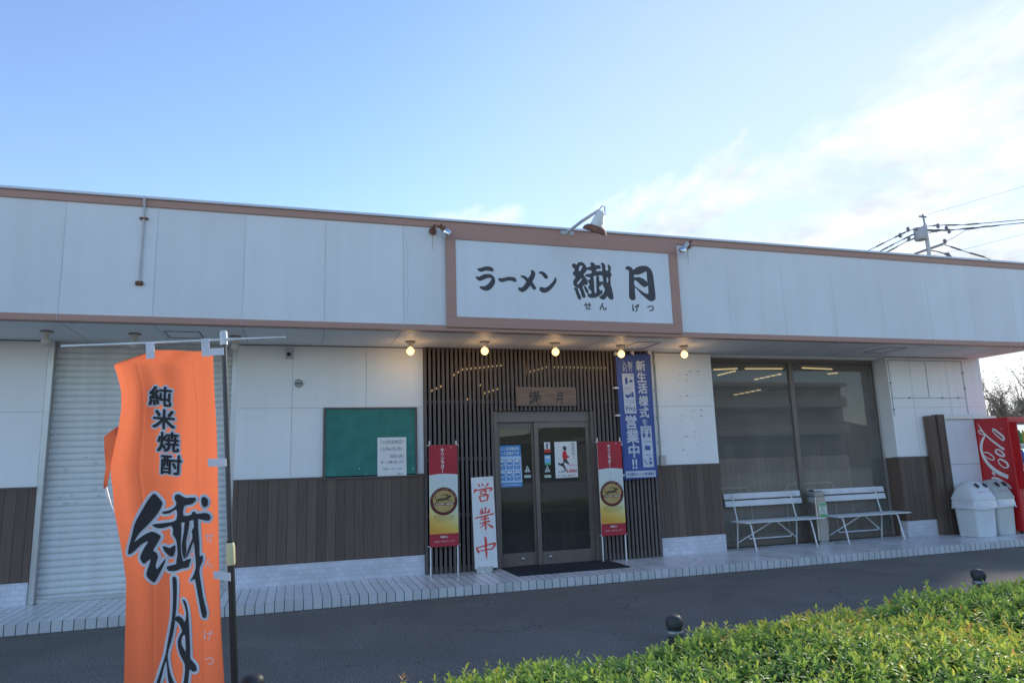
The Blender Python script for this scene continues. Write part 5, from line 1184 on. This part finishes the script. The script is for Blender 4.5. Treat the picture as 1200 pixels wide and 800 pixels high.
def scatter(P, name, mat, parent, smin=.8, smax=1.3, tilt=.6, tin=None):
    VV = []; FF3 = []; FF4 = []; TT = []; o = 0
    for k, p_ in enumerate(P):
        V, F, K = protos[RS.randint(len(protos))]; s = RS.uniform(smin, smax); a = RS.uniform(0, 6.28); tx, ty = RS.normal(0, tilt*.5, 2)
        c, s2 = math.cos(a), math.sin(a); W = np.stack([V[:,0]*c-V[:,1]*s2, V[:,0]*s2+V[:,1]*c, V[:,2]], 1)*s
        W = W + np.stack([W[:,2]*tx, W[:,2]*ty, -W[:,0]*tx-W[:,1]*ty], 1) + p_
        VV.append(W); TT.append(np.clip(K + (RS.normal(0, .13) if tin is None else tin[k]), 0, 1))
        for f_ in F: (FF3 if len(f_) == 3 else FF4).append([i+o for i in f_])
        o += len(V)
    V = np.concatenate(VV) - np.array(parent.location); T = np.concatenate(TT)
    me = bpy.data.meshes.new(name); me.from_pydata(V.tolist(), [], FF3+FF4)
    at = me.attributes.new('tint', 'FLOAT', 'POINT'); at.data.foreach_set('value', T.astype(np.float32))
    me.polygons.foreach_set('use_smooth', [True]*len(me.polygons))
    me.materials.append(mat); ob = bpy.data.objects.new(name, me); COL.objects.link(ob); ob.parent = parent; return ob
def htop(x, y):
    e = np.minimum(1, np.maximum(0, (backline(x)-y))/.22); e2 = np.minimum(1, np.maximum(0, x-HX0)/.3)
    return .472 + .012*(x-4.3) + .045*np.sqrt(e) + .03*np.sqrt(e2) + .022*np.sin(x*3.3+y*2.2) + .016*np.sin(x*7.1-y*5.3) + .012*np.sin(x*13+y*11)
pts = []; tin = []
n_top = 9800
xs = RS.uniform(HX0, HX1, n_top); us = RS.uniform(0, 1, n_top)**1.0
ys = backline(xs) - us*HW
keep = (ys > -8.6)
for x, y in zip(xs[keep], ys[keep]):
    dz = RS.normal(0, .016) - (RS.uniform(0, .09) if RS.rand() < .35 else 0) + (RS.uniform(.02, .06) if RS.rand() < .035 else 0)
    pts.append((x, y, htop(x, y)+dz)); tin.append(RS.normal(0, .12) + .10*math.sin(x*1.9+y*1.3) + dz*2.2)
for i in range(1500):                                  # back and left faces
    if RS.rand() < .72: x = RS.uniform(HX0, HX1); pts.append((x, backline(x)+RS.normal(0, .03), RS.uniform(.06, .46)))
    else: y = RS.uniform(-8.2, backline(HX0)); pts.append((HX0+RS.normal(0, .03), y, RS.uniform(.06, .46)))
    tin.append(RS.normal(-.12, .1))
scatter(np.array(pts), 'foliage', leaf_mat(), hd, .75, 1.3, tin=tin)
core = MB(); nx = 60  # dark core: shade of the gaps and twigs put into its colour
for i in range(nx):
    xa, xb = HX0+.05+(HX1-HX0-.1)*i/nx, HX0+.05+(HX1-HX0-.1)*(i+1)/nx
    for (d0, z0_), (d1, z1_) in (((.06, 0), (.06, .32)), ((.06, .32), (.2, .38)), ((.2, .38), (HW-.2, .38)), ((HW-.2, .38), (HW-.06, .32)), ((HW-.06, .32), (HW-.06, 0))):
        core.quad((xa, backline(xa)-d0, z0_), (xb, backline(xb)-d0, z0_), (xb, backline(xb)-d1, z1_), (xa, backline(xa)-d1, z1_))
core.build('dark_gap_core', M('twig_shade', (.030, .035, .016), .95, .5, 40, .8, 60), hd)
st = MB()
for i in range(700):
    x = RS.uniform(HX0+.05, HX1-.1); y = backline(x)-RS.uniform(.03, 1.6); z = htop(x, y)
    st.tube([(x+RS.normal(0, .03), y+RS.normal(0, .03), z-.16), (x, y, z-.01)], [.003, .0015], 4, False)
st.build('stems', M('stem_brown', (.10, .075, .04), .8), hd)
MB().tube([(2.3, -6.42, 0), (2.33, -6.43, .25), (2.31, -6.45, .50)], [.004, .003, .002], 5).build('stray_stem', bpy.data.materials['stem_brown'], hd)
scatter(np.array([(2.31, -6.45, .50+.02*i) for i in range(-3, 3)]), 'stray_shoot', bpy.data.materials['hedge_leaf'], hd, .5, .8, .8)

# ------------------------------------------------------------------ utility pole and lines behind the roof
UD = 40
up_ = lambda px, py, D=UD: atD(px, py, D)
base = up_(1089, 300); base = Vector((base.x, base.y, 0)); top = up_(1087, 263); top.x, top.y = base.x, base.y
CONC = M('hazed_concrete', (.50, .51, .52), .8, .1, 4); DARKM = M('hazed_fitting', (.24, .25, .27), .6)  # colours lightened to carry the distant backlit haze
t = thing('utility_pole', 'concrete utility pole with a transformer behind the roof', 'utility pole', base)
MB().tube([base, top], [.16, .105], 14).build('pole', CONC, t, smooth=True)
tq = up_(1087, 251); MB().tube([top, Vector((base.x-.06, base.y, tq.z))], .05, 8).build('mast', DARKM, t, smooth=True)
xa, xb = RT*1.0, RT
for dzz, ln in ((-.35, .9),): 
    c_ = top+Vector((0, 0, dzz)); MB().box(c_.x-ln, c_.x+ln, c_.y-.06, c_.y+.06, c_.z-.05, c_.z+.05).build('crossarm', DARKM, t)
c_ = up_(1078.5, 274); MB().lathe(Vector((c_.x, c_.y, c_.z-.42)), [(.05, 0), (.32, .03), (.35, .1), (.35, .66), (.30, .76), (.1, .82)], 18).build('transformer', M('transformer_grey', (.40, .42, .44), .5), t, smooth=True)
a_, b_ = up_(1072, 297.5), up_(1105, 286); MB().tube([a_, b_], .07, 8).build('bracket_arm', DARKM, t, smooth=True)
tq2 = Vector((base.x-.06, base.y, tq.z)); MB().box(tq2.x-.3, tq2.x+.25, tq2.y-.04, tq2.y+.04, tq2.z-.2, tq2.z-.12).build('top_arm', DARKM, t)
ins = MB()
for px, py in ((1064, 268), (1055, 275), (1065, 279), (1099, 264), (1109, 267), (1112, 270), (1107, 282), (1111, 298)):
    q = up_(px, py); ins.lathe(q, [(.03, -.2), (.12, -.1), (.06, -.05), (.12, 0), (.05, .1)], 8)
ins.each('insulator', DARKM, t, smooth=True)
WIRE = M('hazed_wire', (.13, .135, .145), .6)  # paler than black, with haze put into the wire colour
def line(pts, label, r=.03, sleeves=()):
    r *= 1.15
    P_ = [up_(*p_) for p_ in pts]; Q = []
    for i in range(len(P_)-1):
        for k in range(6): Q.append(P_[i].lerp(P_[i+1], k/6))
    Q.append(P_[-1]); rs = [r]*len(Q)
    for k in range(len(Q)):
        f_ = k/len(Q)
        if any(a <= f_ <= b_ for a, b_ in sleeves): rs[k] = r*2.0
    o = MB().tube(Q, rs, 6).build('power_line', WIRE); tag(o, label, 'power line', 'power lines on the utility pole')
line([(1010, 297, 46), (1025, 290, 44), (1045, 280), (1060, 272.5), (1078, 266), (1088, 265)], 'topmost dark cable sloping down to the roof left of the pole', .022, ((.2, .3), (.45, .6), (.7, .76)))
line([(1024, 298, 46), (1040, 290), (1057, 281), (1072, 274), (1087, 269)], 'middle dark cable sloping down to the roof left of the pole', .022, ((.15, .35), (.5, .7)))
line([(1030, 300, 46), (1048, 291), (1064, 282), (1076, 278), (1087, 274)], 'lowest dark cable sloping down to the roof left of the pole', .022, ((.1, .3), (.45, .68)))
line([(1088, 265), (1100, 264), (1130, 263.5), (1160, 261), (1215, 256)], 'topmost cable running right from the pole, with black sleeves', .022, ((.12, .2), (.32, .42), (.5, .6)))
line([(1088, 269), (1110, 270), (1140, 267), (1165, 264.5), (1215, 259.5)], 'middle cable running right from the pole, with black sleeves', .022, ((.12, .28), (.4, .5), (.58, .66)))
line([(1088, 273), (1105, 269.5), (1135, 268.5), (1175, 263.5), (1215, 260)], 'lowest cable running right from the pole, with black sleeves', .02, ((.1, .2), (.45, .52), (.62, .7)))
line([(1105, 286), (1120, 291), (1135, 296), (1153, 301), (1165, 306, 42)], 'cable dropping from the bracket arm to the roof at the right', .022, ((.15, .35), (.5, .75)))
line([(1088, 293), (1100, 295), (1112, 299), (1116, 303)], 'short thick cable below the bracket arm', .03, ((.5, .9),))
line([(1105, 285), (1118, 278), (1133, 269)], 'thin stay rising from the bracket arm to the right-hand cables', .014)
line([(1087, 251), (1120, 242), (1160, 230), (1215, 214)], 'thin overhead wire from the top of the mast to the upper right', .007)
line([(1088, 300), (1140, 290), (1215, 270)], 'thin low wire running right from the foot of the visible pole', .008)
# ------------------------------------------------------------------ trees at the far right
def tree(px, py, D, height, spread, label, name, seed, leafy, bark, leafm):
    r = random.Random(seed); c_ = atD(px, py, D); b0 = Vector((c_.x, c_.y, 0))
    t = thing(name, label, 'tree', b0); tr = MB(); tw = MB(); tips = []
    def grow(p_, d, ln, rd, lev):
        q = p_; pts = [p_]; n = 4
        for i in range(n):
            d = (d + Vector((r.uniform(-.22, .22), r.uniform(-.22, .22), r.uniform(-.05, .16)))).normalized(); q = q + d*ln/n; pts.append(q)
        (tr if lev < 2 else tw).tube(pts, [rd*(1-.45*i/n) for i in range(n+1)], 8 if lev < 2 else 4, False)
        if lev >= 3: tips.extend(pts[2:])
        if lev == 6: return
        for k in range({0: 5, 1: 4, 2: 3, 3: 3, 4: 2, 5: 2}[lev]):
            f_ = r.uniform(.35, 1) if k else 1; a = pts[min(n, int(f_*n))]
            dd = (d*.55 + Vector((r.uniform(-1, 1)*spread, r.uniform(-1, 1)*spread, r.uniform(-.15, .8)))).normalized()
            grow(a, dd, ln*r.uniform(.55, .78), rd*.52, lev+1)
    grow(b0, Vector((0, 0, 1)), height*.36, height*.03, 0)
    tr.build('trunk', bark, t, smooth=True); tw.build('crown', bark, t)
    if leafy:
        lf = MB()
        for p_ in tips:
            for k in range(leafy):
                q = p_ + Vector((r.gauss(0, .07), r.gauss(0, .07), r.gauss(0, .06))); s = r.uniform(.022, .05); a = Vector((r.uniform(-1, 1), r.uniform(-1, 1), r.uniform(-1, 1))).normalized(); b_ = a.orthogonal().normalized()
                lf.quad(q-a*s, q+b_*s*.6, q+a*s, q-b_*s*.6)
        lf.build('leaves', leafm, t)
BARK = M('grey_bark', (.26, .215, .175), .9, .3, 12); LFD = M('olive_leaf', (.13, .13, .06), .7, .4, 3); LFB = M('brown_leaf', (.24, .18, .10), .7, .4, 3)
tree(1203, 520, 30, 6.2, .8, 'bare branched tree rising beyond the right end of the shop', 'bare_tree', 1, 1, BARK, LFB)
tree(1172, 530, 36, 4.6, .9, 'leafy olive-brown tree low behind the vending machine', 'leafy_tree', 4, 7, BARK, LFB)
tree(1215, 530, 44, 6.0, .9, 'dense dark tree at the right edge beyond the bare tree', 'leafy_tree', 6, 9, BARK, LFD)
# far wooded rise
hl = MB(); hv = []
for i in range(61):
    x = 10+i*2.0
    for j, (yy, zz) in enumerate(((70, 0), (76, 3.2+1.2*math.sin(x*.21)+.6*math.sin(x*.63)), (84, 5.0+1.5*math.sin(x*.17+1)+.7*math.sin(x*.71)), (100, 0))): hv.append((x, yy, zz))
hl.add(hv, [(i*4+j, (i+1)*4+j, (i+1)*4+j+1, i*4+j+1) for i in range(60) for j in range(3)])
tag(hl.build('hill', M('hill_green', (.05, .06, .03), .9, .4, .6, .8, 1.2)), kind='structure')

# ------------------------------------------------------------------ apartment block across the road (seen in the window glass)
ab = thing('apartment_building', 'pale apartment block with balcony rows reflected in the shop window', 'building', (50, -52, 0))
AW = M('apartment_wall', (.21, .21, .20), .8, .06, 1)
MB().box(41, 60, -60, -52, 0, 9.0).build('wall', AW, ab)
MB().box(40.6, 60.4, -60.4, -51.4, 9.0, 9.4).build('roof_slab', M('roof_grey', (.3, .3, .3), .8), ab)
WIN = M('dark_pane', (.10, .105, .11), .4); BALC = M('balcony_white', (.27, .27, .26), .7)
for k in range(3):
    z = 2.9*k+1.0
    if k: MB().box(41.3, 59.7, -51.99, -50.9, z-.1, z+.95).build('balcony', BALC, ab)
    for i in range(5):
        x = 42.2+i*3.6
        MB().box(x, x+2.1, -51.96, -51.90, z+.1 if k else .3, z+1.75).build('window', WIN, ab)
sh_ = thing('low_house', 'low white house with a grey roof reflected at the left of the window', 'house', (31, -50, 0))
MB().box(27, 36, -56, -50, 0, 3.6).build('wall', BALC, sh_); MB().box(26.6, 36.4, -56.4, -49.6, 3.6, 3.9).build('roof', M('roof_grey', (.3, .3, .3), .8), sh_)
for x in (28, 31, 33.6): MB().box(x, x+1.6, -49.98, -49.9, .9, 2.3).build('window', WIN, sh_)
bl_ = MB(); hv = []
for i in range(61):
    x = -60+i*3.5
    for yy, zz in ((-62, 0), (-63, 4.2+1.1*math.sin(i*.9)+.7*math.sin(i*2.3)), (-67, 5.6+1.3*math.sin(i*.7+1)+.6*math.sin(i*2.9)), (-74, 0)): hv.append((x, yy, zz))
bl_.add(hv, [(i*4+j, i*4+j+1, (i+1)*4+j+1, (i+1)*4+j) for i in range(60) for j in range(3)])
tag(bl_.build('wooded_bank', M('bank_green', (.045, .06, .03), .9, .4, .6, .8, 1.2)), kind='structure')
